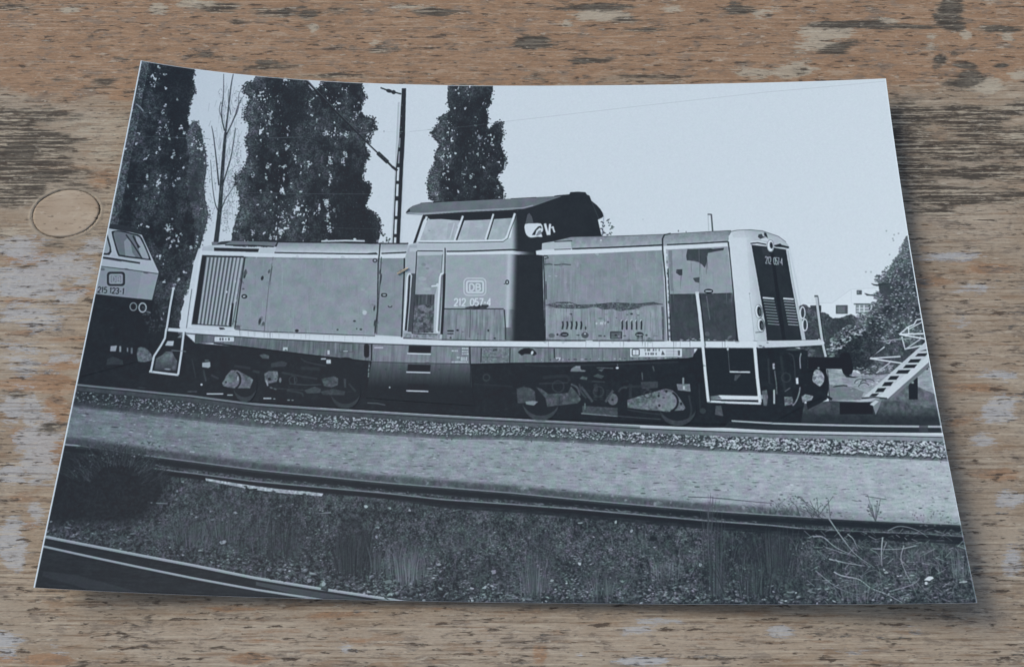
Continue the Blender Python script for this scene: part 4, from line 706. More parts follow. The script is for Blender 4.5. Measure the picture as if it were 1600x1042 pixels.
# end window in shadow
poly([(820.4, 352), (824, 336), (827, 333.4), (831, 339), (834, 350)], 84); poly(smooth([(820.4, 351), (833, 349.8), (845, 350), (848, 356), (848.4, 361), (846, 366), (847.5, 371), (840, 370.6), (829, 372), (822.5, 367.6), (820, 360)], 2, True), 207)
poly([(831, 368), (836, 360), (841, 354.5), (845, 353.6), (846.6, 358), (843, 356.6), (838, 361), (836, 368)], 50); poly([(837, 369), (841, 362), (845, 360), (846, 366), (840, 369)], 128); line([(846, 364), (849, 366)], 2.5, 52)
line([(851.4, 350), (853.4, 358), (856.4, 368)], 3.8, 207); line([(859.6, 350.6), (858.4, 360), (858.6, 368)], 3.4, 207); line([(863.8, 354.6), (865, 360), (866.6, 364)], 2.6, 200); line([(861, 357), (864, 355)], 2, 200)
part('end_window', 'printed_window', smooth([(820, 352), (824, 335), (830, 337), (835, 349), (848, 352), (867, 354), (867, 366), (847, 371), (829, 372), (821, 366)], 2, True), 'loco')
line([(925, 317), (931, 332), (936, 343)], 1, 74, .8); line([(891, 301.4), (903, 300.4), (915, 301.6)], 1.4, 36)
line([(834, 399), (848, 400.4)], 1.6, 40)

# -- sill, skirt, tank
SK_L = [(305, 523), (400, 528), (480, 532), (581, 537), (581, 565), (480, 554), (415, 546), (334, 536), (304.5, 537)]
put(raster(to_tex(SK_L)), 104 + 36*(STREAK - .5) + 18*(N3 - .5)); poly([(305, 523), (318, 523.6), (318, 535), (304.5, 536)], 76, .6); line([(334, 536.6), (415, 546.4), (480, 554.6), (580, 565.4)], 1.8, 34)
part('skirt_l', 'printed_skirt', SK_L, 'loco')
SK_R = [(734, 541), (800, 543), (900, 544.5), (1084, 544), (1085, 556), (1082, 559.4), (1070, 560.4), (975, 564.8), (800, 567.6), (735, 569)]
put(raster(to_tex(SK_R)), 116 + 34*(STREAK - .5) + 22*(N3 - .5)); line([(735, 569.6), (800, 568), (975, 565.4), (1075, 560.6), (1083, 559), (1085, 553)], 1.8, 34); part('skirt_r', 'printed_skirt', SK_R, 'loco')
for xx in (752, 797): line([(xx, 544), (xx - .5, 567)], 1.6, 60)
line([(866, 545), (866.4, 560)], 1.8, 62); rect(770, 545.6, 777, 549, 42); put(raster(to_tex([(753, 545), (796, 546), (795, 566), (753, 567)])), 112 + 70*(N1 - .5), .6); line([(754, 558), (785, 559)], 1.2, 80, .7)
poly([(809, 551), (813, 547), (819, 544.6), (826, 544.4), (833, 546), (838, 551), (838.5, 554), (834, 556.4), (829, 553.6), (820, 553.6), (815, 556)], 40); ell(831.5, 551.5, 2, 3, 196, 1, 20)
poly([(868, 559), (876, 559), (875, 563), (871, 563.6)], 200); poly([(870, 560.4), (874.6, 560.4), (872.4, 563)], 110)
for k in range(22): xx = 846 + k*10 + rng.normal(0, 2); rect(xx, 562 - k*.16, xx + rng.uniform(1, 5), 563.6 - k*.16, rng.choice([64, 168]), .8)
TANK = [(581, 536), (640, 539), (734, 542), (734.5, 569), (735, 596), (741, 634), (572, 622), (577, 587), (581, 565)]
put(raster(to_tex(TANK)), np.where(GYm < 566.5 + (GXm - 581)*.02, 122 + 30*(STREAK - .5) + 14*(N3 - .5), np.clip(98 - (GYm - 566)*1.35, 45, 98) + 24*(STREAK - .5)*np.clip((610 - GYm)/40, 0, 1)))
part('tank', 'printed_fuel_tank', TANK, 'loco', 'tank skirt with three steps below the cab')
line([(581, 565.6), (640, 567.4), (734, 569)], 1.2, 70); line([(581, 537), (580.6, 564)], 2.2, 50); line([(734, 542), (734.6, 569)], 2, 46); line([(735, 570), (737, 606)], 1, 92, .5); line([(577, 566), (575.6, 588)], 1.6, 120, .5)
for y0, y1, xa, xb, t in ((540.5, 552.4, 638, 674, 40), (569.6, 581.4, 636.5, 673, 40), (600, 610.6, 636.5, 670, 42)):
    poly([(xa + 1, y0), (xb, y0 + .8), (xb - 1, y1), (xa, y1 - 1)], t); line([(xa - 1.6, y1 + .3), (xb - .6, y1 + 1.3)], 1.9, 204); part('step%d' % y0, 'printed_step', [(xa - 1, y0), (xb + 1, y0 + .8), (xb, y1 + 3), (xa - 2, y1 + 2)], 'loco')
rrect(568.8, 537.6, 577, 559.4, 4, 38); dabs([577, 576, 576, 575.6], [572, 578, 584, 588], 1, 2, 0, 150, .7)
for yy, x0_, x1_ in ((545, 722, 731), (548.6, 706, 715), (549.5, 722, 731), (553.4, 722, 731), (559, 714, 718), (559.6, 720, 730), (562.5, 720, 730), (566, 706, 730)):
    for xx in np.arange(x0_, x1_, 2.6): rect(xx, yy - 1.1, xx + rng.uniform(1.3, 2.2), yy + 1.1, 196, .9)
for q in ((446, 545.6, 7, 5, 186), (513.5, 551, 3.4, 6.5, 184), (505.5, 561, 8, 2, 196), (513.5, 565.2, 7, 6, 200), (592, 543.6, 14, 2.6, 168), (540, 549.4, 7, 1.4, 196)): rect(q[0]-q[2]/2, q[1]-q[3]/2, q[0]+q[2]/2, q[1]+q[3]/2, q[4], .9)
rframe(530, 537, 552, 551, 1, 1.2, 76, .6); line([(524, 535), (525, 553)], 1, 150, .5); line([(489, 533), (490, 552)], 1, 78, .5)
poly([(444, 548), (449, 548), (446.6, 546)], 90)
rrect(335.4, 526.8, 366, 534.2, 1.6, 200); [rect(a, 528.4, a + 2, 532.4, 50) for a in (343.4, 347.4, 357)]; rect(352.6, 529, 353.8, 532, 90); part('sign_l', 'printed_plate', rbox(335.4, 526.8, 366, 534.2, 1.6), 'loco')
rrect(984.5, 544, 1065.4, 558, 1, 198); rframe(987, 545.6, 999.4, 556.6, 2, 1.4, 76); rect(992.6, 547, 993.8, 555, 150)
for i, (a, b) in enumerate(((1007, 547), (1011, 547), (1014, 547), (1020, 547), (1024, 547), (1029, 547), (1008, 553), (1012, 553), (1016, 553), (1019, 553), (1024, 553))): rect(a, b - 1.4, a + rng.uniform(1.5, 3), b + 2, 92, .9)
poly([(1033, 555), (1035, 548), (1039, 555)], 92); [line([(1040, b), (1059, b + .3)], .9, 130) for b in (548, 550.6, 553.4, 556)]; rect(1059, 548, 1062.4, 556, 92); part('sign_r', 'printed_plate', rbox(984.5, 544, 1065.4, 558, 1), 'loco', 'white inscription plate under the right hood')
SILL = [(261, 512.5), (291, 514.5), (366, 518.5), (400, 521), (480, 524.5), (600, 530), (700, 532.5), (800, 533.6), (900, 534), (1000, 534), (1100, 533.7), (1180, 534), (1240, 532.6), (1287, 531)]
SILB = [(260, 517.5), (291, 520.5), (382, 526.5), (400, 528), (480, 532), (600, 537.5), (700, 540.5), (800, 542), (900, 543.4), (1000, 543.6), (1100, 543.4), (1180, 544), (1240, 542), (1286, 539.5)]
put(raster(to_tex(SILL + SILB[::-1])), np.where(GXm > 1182, 190, 209) + 10*(N2 - .5)); line(off(SILB, .8), 1.2, 48); part('sill', 'printed_sill', SILL + SILB[::-1], 'loco', 'long white footplate edge along the locomotive')
dabs([1188, 1193, 1199, 1180], [541, 543, 536, 533], [3, 2, 2, 4], [1.2, 2, 1.2, .8], .2, [84, 100, 110, 130], .8); line([(1279, 532), (1280, 529)], 2, 190)
for reg, n in ((SIDEL, 60), (SIDER, 70), (SIDEC, 26)):
    x, y = scatter(reg, n*2)
    for a, b in zip(x, y): line([(a, b), (a + rng.normal(0, .8), b + rng.uniform(6, 34))], rng.uniform(.8, 2.4), float(CVpx(a, b)) + rng.choice([-13, -9, 9, 14]), .45, .4)
    x, y = scatter(reg, n*3); t_ = np.array([float(CVpx(a, b)) for a, b in zip(x, y)]); dabs(x, y, rng.uniform(1.5, 7, len(x)), rng.uniform(1, 4, len(x)), rng.uniform(0, 3, len(x)), t_ + rng.normal(0, 9, len(x)), .3)
# -- hand rails and steps
def bar(P, w, t=205, nm='printed_handrail', key=None):
    line(off(P, 0) if False else [(a + w*.45, b) for a, b in P], w, 42, .55); line(P, w, t)
    if key: part(key, nm, ribbon(P, w + 1), 'loco')
bar([(271, 452.5), (266, 480), (260.5, 515)], 3.2, 198, key='post_l'); ell(271, 451, 2.4, 2.2, 198)
bar([(260, 514), (258, 529), (252, 540), (241, 557), (236, 581)], 3.2, 206, 'printed_step_frame', 'step_l'); bar([(233, 580.4), (250, 582.6), (279, 586)], 3.4, 206); bar([(287.5, 519), (284, 550), (278.6, 586)], 3.4, 206, 'printed_step_frame', 'step_l2')
poly([(262, 533), (272, 533), (270.6, 540.6), (258, 540)], 178); line([(268, 547.6), (291, 549.4)], 1.4, 120); poly([(281, 524), (285, 522), (284, 528), (277, 528)], 140, .8)
put(raster(to_tex([(244, 560), (252, 556), (259, 549.6), (269, 549), (272, 556), (277, 564), (276, 580), (241, 578)])), np.clip(104 - np.abs(GYm - 556)*1.6, 56, 104)); dabs([262, 272], [577, 575], [5, 3], [1.5, 4], 0, [150, 96], .8)
bar([(1089, 459), (1093, 490), (1096, 520), (1098, 541)], 5.2, 206, key='post_m'); rect(1086.4, 456.4, 1092, 460, 190)
poly([(1099, 545), (1179, 545), (1186, 622), (1107, 622)], 46)
line([(1137, 544), (1138.4, 560), (1140, 581)], 1, 84); ell(1137, 545, 1.6, 3, 170); line([(1140, 581), (1172, 581.6)], 2.2, 200); line([(1140, 583.4), (1172, 584)], 1.4, 36); poly([(1148, 586), (1158, 585), (1150, 595), (1147, 595)], 84, .8)
poly([(1109, 619.5), (1125, 617.5), (1188, 619), (1188, 625), (1126, 624), (1110, 624)], 205); poly([(1109, 619), (1122, 618), (1128, 623), (1109, 624)], 84, .8); line([(1105, 627), (1145, 629), (1189, 630.5)], 3.4, 205); line([(1126, 626), (1150, 626.6), (1186, 626.6)], 1.8, 42)
bar([(1098, 541), (1102, 585), (1106.6, 628)], 4.4, 207, 'printed_step_frame', 'step_r'); bar([(1179, 543), (1183, 590), (1187.4, 629)], 5, 207, 'printed_step_frame', 'step_r2'); poly([(1186, 617), (1196, 617), (1196, 623), (1187, 624)], 190, .8)
bar([(1275, 463), (1279, 495), (1284.6, 535), (1290, 558)], 3.8, 172, key='post_r'); rect(1272.4, 461.6, 1278, 464.6, 92); ell(1285, 536, 4, 2.4, 196)
# -- buffers, hoses
poly([(1262, 558), (1311, 559), (1313, 553.6), (1318, 551), (1325, 551), (1328.6, 556), (1331, 565), (1333, 578), (1330, 585), (1322, 588.6), (1317, 583), (1315, 577), (1286, 577), (1262, 580)], 40); poly([(1320, 586), (1340, 589), (1336, 590.6), (1322, 589)], 60)
part('buffer', 'printed_buffer', [(1262, 557), (1311, 558), (1318, 551), (1325, 551), (1332, 570), (1330, 586), (1322, 589), (1315, 577), (1262, 580)], 'loco')
poly([(1260, 576), (1290, 576), (1296, 600), (1292, 624), (1262, 640), (1255, 600)], 44); put(raster(to_tex(smooth([(1272, 580), (1278, 578), (1283.6, 581), (1287.6, 588), (1287, 596), (1281, 604), (1274, 599), (1269, 594)], 2, True))), 140 + 90*(N1 - .5) + 40*(N2 - .5)); line(ellipse(1279, 591, 12, 15, -8, 14, -70, 110), 3.4, 40)
line([(1293, 578), (1295, 600), (1296, 628)], 1.4, 70); line([(1278, 612), (1290, 618), (1300, 624)], 4, 48)
put(raster(to_tex([(1252, 620), (1258, 616), (1271, 619), (1268, 625), (1254, 629)])), 126 + 70*(N1 - .5)); put(raster(to_tex([(1225, 620), (1238, 620), (1240, 632), (1226, 634)])), 104 + 60*(N1 - .5))
line(ellipse(1240, 611, 9, 24, 12, 10, -20, 70), 2, 124); line([(1251.6, 552), (1249.6, 560), (1250.6, 576)], 1.8, 134); poly([(1243, 591), (1247, 590), (1247.6, 600), (1244, 600)], 196); line([(1208.6, 568), (1209, 577)], 3.4, 150); line([(1210, 579), (1213, 600), (1213.6, 616)], 2, 96); line([(1209.4, 609), (1209.6, 631)], 2.8, 160); dabs([1270, 1240], [548, 546], [4, 12], [2.4, 2.2], 0, [104, 84], .7); dabs(1278.6, 575.4, 1.6, 1.4, 0, 140, .9)
poly([(1190, 611), (1198, 609), (1200, 620), (1198, 634), (1193, 634)], 108, .85); poly([(1118, 634), (1127, 634), (1130, 650), (1117, 648)], 96, .8); dabs(1098, 642, 5, 5, .5, 68, .8); line([(1226, 612), (1235, 606)], 1.6, 90)
# -- bogies
for cx, cy, rx, ry, t in ((845, 626, 29, 32, 72), (1059, 637, 29, 29, 72), (540, 610, 24, 29.6, 66), (383, 600, 19, 29, 68)):
    ell(cx, cy, rx, ry, t, .9); ell(cx, cy - 15, rx + 5, ry + 7, 45)
for k_, q in (('wheel_a', (383, 600, 19, 29)), ('wheel_b', (540, 610, 24, 29)), ('wheel_c', (845, 626, 29, 32)), ('wheel_d', (1059, 637, 29, 29))): part(k_, 'printed_wheel', ellipse(*q), 'loco')
put(raster(to_tex([(980, 637.5), (980, 625), (1010, 616), (1040, 607.5), (1050, 610), (1057, 616), (1063, 624), (1069, 634), (1071, 638), (1067, 641.5), (1040, 643), (1010, 641)])), 104 + 17*(N2 - .5) + 7*(N1 - .5) + 14*(N2 - .5)); ell(1042, 628, 18, 16, 116); line(ellipse(1042, 628, 17, 16, 0, 12, -60, 70), 3, 40); [ell(a, b, 1.8, 2, 44) for a, b in ((1029, 619), (1030, 634), (1041, 612), (1064, 631))]
part('axle_box', 'printed_axle_box', [(980, 638), (980, 625), (1040, 607), (1052, 610), (1064, 624), (1072, 638), (1067, 642), (1040, 643)], 'loco')
put(raster(to_tex([(807, 608), (818, 604), (829, 607), (836, 612), (837, 630), (809, 630)])), 74 + 10*(N2 - .5) + 4*(N1 - .5)); poly([(821, 628), (832, 626.5), (841, 628), (834, 634), (822, 632)], 124); put(raster(to_tex([(837, 605), (846, 608), (857, 616), (887, 614), (892, 604), (900, 612), (908, 624), (903, 630), (855, 636), (852, 622)])), 80 + 15*(N2 - .5) + 6*(N1 - .5)); poly([(862, 604), (886, 602), (888, 614), (866, 614)], 46)
put(raster(to_tex([(910, 634), (965, 637.5), (965, 649), (910, 646.5)])), 76 + 15*(N2 - .5) + 6*(N1 - .5)); line([(908, 646), (965, 650.4)], 1.6, 122); ell(957.5, 624, 8, 9, 96); ell(957, 624.6, 1.6, 1.6, 44); line([(908, 604), (926, 628)], 4, 74); line([(946, 628), (958, 610)], 4, 80); line([(914, 630), (914, 640)], 2, 110)
poly([(1057, 600), (1078, 600), (1079, 612), (1059, 610)], 118); rect(1066, 590, 1069, 600, 130); rect(1067, 603, 1070, 609, 170); poly([(1001, 597), (1028, 596), (1028, 606), (1003, 608)], 70); line([(1003, 582), (1004, 594)], 1.8, 90); line([(965, 650), (1000, 653), (1033, 655)], 1.3, 76); rect(974, 602, 1012, 606, 60, .7)
poly([(892, 577), (897, 573), (906, 573), (908, 578), (916, 579), (914, 581), (891, 580.6)], 112); rect(899, 572, 907, 574.6, 136); line([(932, 574.6), (958, 575.6)], 1.4, 96); poly([(934, 578), (944, 576), (940, 581)], 90); line([(964.6, 568), (965, 572)], 1.5, 110); ell(964.4, 575, 2.4, 1.7, 190); poly([(905, 592), (910, 588), (918, 590), (917, 593.6)], 92); poly([(926, 588), (934, 584), (944, 588), (940, 592)], 78)
put(raster(to_tex([(347, 598), (351, 594), (353, 588), (361, 579), (370, 578.6), (377, 582), (393, 591), (396, 594), (391, 607), (364, 607), (349, 604)])), 106 + 6*(N2 - .5) + 2*(N1 - .5) + 16*(N2 - .5)); line(ellipse(364, 594, 12, 14, 0, 12, -60, 70), 2.6, 40); ell(353.4, 597.6, 1.5, 1.5, 44); ell(372, 592, 1.2, 4, 150); part('axle_box2', 'printed_axle_box', [(347, 600), (353, 588), (362, 578.6), (377, 582), (396, 593), (391, 607), (349, 605)], 'loco')
poly([(316, 567), (328.6, 565.6), (329, 573), (326, 575), (316, 573.6)], 158); rect(320, 562, 327, 565, 84); put(raster(to_tex([(413, 584), (420, 580), (434, 580), (435, 590), (432, 597), (417, 600), (414, 596)])), 106 + 20*(N2 - .5) + 8*(N1 - .5)); ell(421, 592.5, 2.4, 2.4, 44); line([(416, 594), (418.6, 603)], 2.4, 140); ell(438, 594, 2, 4, 116); poly([(405, 555), (412, 553), (421, 556), (420, 561), (410, 560)], 92, .9); poly([(423, 568), (440, 564), (449, 567), (446, 573), (424, 574)], 66); dabs([424, 430], [606, 608], [3, 3], 1.2, .3, 116, .8)
put(raster(to_tex([(502, 592), (512, 590), (522, 588), (529, 592), (528, 602), (518, 606), (506, 603)])), 80 + 25*(N2 - .5) + 11*(N1 - .5)); put(raster(to_tex([(475, 610), (492, 604), (502, 608), (500, 614), (480, 615)])), 76); put(raster(to_tex([(500, 612), (520, 608), (540, 612), (538, 618), (505, 617)])), 68 + 10*(N2 - .5) + 4*(N1 - .5)); line([(452, 600), (480, 601.6), (502, 601)], 1.2, 78); line([(432, 607), (475, 609.6)], 1.2, 66); line([(460, 590), (461, 600)], 2, 70); poly([(537, 592), (541, 592), (541, 606), (538, 606)], 68)
for q in ((323, 614.6, 349, 616.4, 204), (355, 616.6, 364, 618, 196), (411.6, 621.6, 424, 623.4, 200), (427, 622.6, 430.6, 623.8, 180), (449, 624.6, 453, 625.8, 170), (455.6, 624.8, 459, 626, 160), (293, 611, 308, 613, 88)): rect(*q[:4], q[4], .95)
line([(574, 629.6), (590, 630.4), (602, 633)], 1.6, 90); ell(315, 601, 1.9, 1.7, 180); ell(609, 605.6, 1.3, 1.3, 170); dabs(222, 606, 6, .8, 0, 84, .8)
x, y = scatter(UNDER, 420); dabs(x, y, rng.uniform(1, 4, len(x)), rng.uniform(.5, 1.6, len(x)), rng.uniform(-.3, .3, len(x)), rng.uniform(40, 66, len(x)), .45)
for P, w_, t in (([(740, 600), (800, 604)], 1.4, 58), ([(905, 600), (908, 612), (916, 622)], 3, 72), ([(930, 600), (932, 612)], 6, 62), ([(925, 596), (945, 597)], 2, 72), ([(892, 600), (902, 606), (906, 618)], 3, 84), ([(842, 600), (888, 598)], 2, 64), ([(848, 590), (884, 588), (890, 596)], 5, 56), ([(985, 600), (985, 622)], 5, 60), ([(1010, 609), (1020, 603)], 4, 70), ([(966, 612), (972, 606), (980, 606)], 3, 70), ([(980, 640), (1010, 645), (1036, 648)], 2.4, 60), ([(1076, 618), (1080, 640), (1078, 652)], 3, 62), ([(1092, 600), (1094, 640)], 2, 56), ([(820, 570), (870, 572), (1060, 566)], 1.6, 60), ([(1020, 572), (1022, 580)], 2.4, 84), ([(395, 580), (406, 582)], 4, 66), ([(440, 582), (470, 588), (496, 592)], 3, 62), ([(470, 575), (500, 577)], 5, 58), ([(330, 586), (342, 592)], 3, 66), ([(318, 578), (322, 596)], 3, 68), ([(366, 572), (392, 576)], 4, 60), ([(448, 610), (470, 614), (474, 620)], 3, 64), ([(545, 600), (556, 612)], 3, 62), ([(470, 560), (480, 566), (510, 572)], 2, 64), ([(300, 560), (306, 590)], 2, 60), ([(1200, 560), (1202, 600)], 3, 60), ([(1220, 556), (1226, 610)], 4, 56), ([(1232, 552), (1240, 560), (1243, 600)], 2, 66)):
    line(P, w_, t, .85, curve=len(P) > 2)
for x_, y_, r_ in ((872, 604, 9), (935, 612, 8), (1012, 616, 6), (458, 594, 6), (1228, 590, 7), (760, 590, 5)): ring(x_, y_, r_, r_, 2, 66, .8)
for x_ in (930, 940, 950, 1004, 1016): 
    for k in range(5): line([(x_ - 3, 640 - 30 + k*3.4), (x_ + 3, 641 - 30 + k*3.4)], 1.2, 74, .7)
U_ = mask(UNDER, 1.5); CV += U_*(.4*(blur(CV, 1) - CV) + np.clip((CV - 54)/40, 0, 1)*np.clip((150 - CV)/40, 0, 1)*np.clip((GXm > 745) + (GXm < 572) + 0., 0, 1)*(20*(N1 - .5) + 34*(N2 - .5)))
# -- rails of the far track
put(raster(to_tex(off(RAIL1, -1) + off(RAIL1, 9)[::-1])), np.clip(84 + (GXm - 700)*.06, 76, 128) + 20*(N2 - .5)); line(off(RAIL1, 2.4), 1.4, 48, .9); line(RAIL1, 2.6, 122); line(RAIL1[10:], 3.2, 178, .9); line(off(RAIL1[:6], -1), 1.5, 104, .7)
poly([(1140, 658), (1200, 662), (1470, 668), (1476, 676), (1200, 672), (1130, 668)], 54); line([(1143, 657.6), (1200, 661), (1300, 664), (1475, 666.4)], 2.2, 165, .9, 3.2); rect(1436, 664.5, 1450, 676, 72, .8)
part('rail_far', 'printed_rail', off(RAIL1, -2) + off(RAIL1, 9)[::-1], None, 'rail under the locomotive wheels')

line([(1106.4, 335), (1107.2, 361)], 1.6, 176, .9); line([(1111.4, 335), (1113.6, 362)], 2.3, 92); line([(1105.6, 335), (1112, 335.2)], 1.8, 84); dabs([1060, 1072, 1004.6], [361, 362.5, 343], [.8, .7, 1.2], [2, 1.6, .9], 0, [80, 90, 170], .9)
# ---- grain, slight sharpening, trimmed white edge
CV = np.clip(CV, 0, 255)
CV = np.interp(CV, [0, 45, 90, 138, 175, 209, 255], [0, 36, 86, 145, 182, 210, 255]).astype(np.float32)
CV = CV + .6*(CV - blur(CV, 2.2)) + 3.0*(blur(rng.normal(0, 1, (TH, TW)).astype(np.float32), 1)*2) + 3*(fbm(3, 3, 90, 2) - .5)
CV = np.clip(CV, 30, 217)
CV = blur(CV, 1)*.55 + CV*.45
X_ = np.arange(TW)[None]; Y_ = np.arange(TH)[:, None]
B_ = np.clip(1 - (X_ - 2.2)/1.6, 0, 1) + 0*Y_; CV = CV + (226 - CV)*np.clip(B_, 0, 1)
B_ = np.clip(1 - (TW - 1 - X_ - 1.6)/1.6, 0, 1) + 0*Y_; CV = CV + (222 - CV)*np.clip(B_, 0, 1)*np.clip(1 - (Y_/TH - .6)/.3, .35, 1)
B_ = np.clip(1 - (Y_ - .8)/1.4, 0, 1) + 0*X_; CV = CV + (222 - CV)*np.clip(B_, 0, 1)*.8
dlt = np.interp(CV, [0, 45, 138, 207, 255], [3, 4, 8, 8.5, 6])
mid = np.clip((CV - 36)/60, 0, 1)*np.clip((214 - CV)/60, 0, 1)
ca, cb = (fbm(14, 14, 95, 2) - .5)*14*mid, (fbm(11, 11, 96, 2) - .5)*12*mid       # faint colour mottle of the old print
RGB = np.stack([CV - dlt + ca, CV + 1.5 + cb*.6 - ca*.5, CV + dlt + ca*.6 - cb*.3, 0*CV + 255], -1)/255.0
img = bpy.data.images.new('printed_picture', TW, TH); img.colorspace_settings.name = 'sRGB'
img.pixels.foreach_set(np.ascontiguousarray(np.clip(RGB[::-1], 0, 1), np.float32).ravel()); img.update(); img.pack()

# ================================================================== MATERIALS
def new_mat(name):
    m = bpy.data.materials.new(name); m.use_nodes = True; n = m.node_tree; n.nodes.clear()
    o = n.nodes.new('ShaderNodeOutputMaterial'); b = n.nodes.new('ShaderNodeBsdfPrincipled'); n.links.new(b.outputs[0], o.inputs[0])
    return m, n, b
class G:
    """tiny helper for node graphs"""
    def __init__(s, nt): s.n = nt
    def __call__(s, kind, ins=None, **kw):
        d = s.n.nodes.new('ShaderNode' + kind)
        for k, v in kw.items(): setattr(d, k, v)
        for k, v in (ins or {}).items():
            if isinstance(v, bpy.types.NodeSocket): s.n.links.new(v, d.inputs[k])
            else: d.inputs[k].default_value = v
        return d
    def math(s, op, a, b=0.0, c=None, clamp=False):
        i = {0: a, 1: b}
        if c is not None: i[2] = c
        return s('Math', i, operation=op, use_clamp=clamp).outputs[0]
    def mix(s, f, a, b, mode='MIX'):
        d = s('Mix', data_type='RGBA', blend_type=mode)
        for k, v in ((0, f), (6, a), (7, b)):
            if isinstance(v, bpy.types.NodeSocket): s.n.links.new(v, d.inputs[k])
            else: d.inputs[k].default_value = v
        return d.outputs[2]
    def ramp(s, v, lo, hi): return s('MapRange', {0: v, 1: lo, 2: hi}, interpolation_type='SMOOTHSTEP').outputs[0]
    def noise(s, vec, scale, detail=3, rough=.55, dist=0.0):
        return s('TexNoise', {'Vector': vec, 'Scale': scale, 'Detail': detail, 'Roughness': rough, 'Distortion': dist}).outputs[0]

PRINT_GAIN, PRINT_SUB = (1.005, 1.025, 0.955), 0.011
M_PRINT, nt_, b_ = new_mat('glossy_print'); g = G(nt_)
uv = g('UVMap', uv_map='print'); tx = g('TexImage', {0: uv.outputs[0]}); tx.image = img; tx.interpolation = 'Cubic'; tx.extension = 'EXTEND'
c = g('VectorMath', {0: tx.outputs[0], 1: (PRINT_SUB,)*3}, operation='SUBTRACT').outputs[0]
c = g('VectorMath', {0: c, 1: PRINT_GAIN}, operation='MULTIPLY').outputs[0]
c = g('VectorMath', {0: c, 1: (.004,)*3}, operation='MAXIMUM').outputs[0]
nt_.links.new(c, b_.inputs['Base Color']); b_.inputs['Roughness'].default_value = .34; b_.inputs['Specular IOR Level'].default_value = .42
M_PAPER, nt_, b_ = new_mat('paper_edge'); g = G(nt_); n_ = g.noise(g('TexCoord').outputs['Object'], 900.0)
nt_.links.new(g.mix(n_, (.70, .71, .72, 1), (.78, .79, .80, 1)), b_.inputs['Base Color']); b_.inputs['Roughness'].default_value = .7

# ================================================================== THE PRINT
root = bpy.data.objects.new('photo_print', None); COL.objects.link(root)
root.location = (0, 0, 0); root.empty_display_size = .02
root['label'] = 'curled black-and-white photograph of a locomotive lying on worn wood'; root['category'] = 'photograph'
NS, NT = 60, 42
def link(me, name, parent, mats, label=None, kind=None):
    o = bpy.data.objects.new(name, me); COL.objects.link(o); o.parent = parent
    for m in mats: me.materials.append(m)
    if label: o['label'] = label
    if kind: o['kind'] = kind
    return o
s_, t_ = np.meshgrid(np.linspace(0, 1, NS+1), np.linspace(0, 1, NT+1)); st = np.stack([s_.ravel(), t_.ravel()], -1)
top_ = surf(st[:, 0], st[:, 1]); bot_ = top_ - np.array([0, 0, .00013]); nv = len(st); V = np.vstack([top_, bot_])
idx = np.arange(nv).reshape(NT+1, NS+1); F = []; MI = []
for j in range(NT):
    for i in range(NS):
        a, b, c_, d = idx[j, i], idx[j, i+1], idx[j+1, i+1], idx[j+1, i]
        F.append((d, c_, b, a)); MI.append(0); F.append((a+nv, b+nv, c_+nv, d+nv)); MI.append(1)
VS = []                                          # the cut edge has its own vertices so the face stays flat-shaded there
def side(e):
    k = 2*nv + len(VS); n = len(e)
    VS.extend([V[i] for i in e]); VS.extend([V[i + nv] for i in e])
    for i in range(n - 1): F.append((k+i, k+i+1, k+n+i+1, k+n+i)); MI.append(1)
side(idx[0]); side(idx[:, -1]); side(idx[-1][::-1]); side(idx[:, 0][::-1])
VS = np.array(VS); me = bpy.data.meshes.new('paper_sheet'); me.from_pydata(np.vstack([V, VS]).tolist(), [], F); me.update()
uvl = me.uv_layers.new(name='print'); li = np.zeros(len(me.loops), np.int32); me.loops.foreach_get('vertex_index', li)
UVv = np.vstack([st, st, np.zeros((len(VS), 2))]); UVv = np.stack([UVv[:, 0], 1 - UVv[:, 1]], -1); uvl.data.foreach_set('uv', UVv[li].astype(np.float32).ravel())
me.polygons.foreach_set('material_index', MI); me.polygons.foreach_set('use_smooth', [k == 0 for k in MI])
link(me, 'paper_sheet', root, [M_PRINT, M_PAPER], 'glossy sheet of photographic paper with thin white trimmed edges')

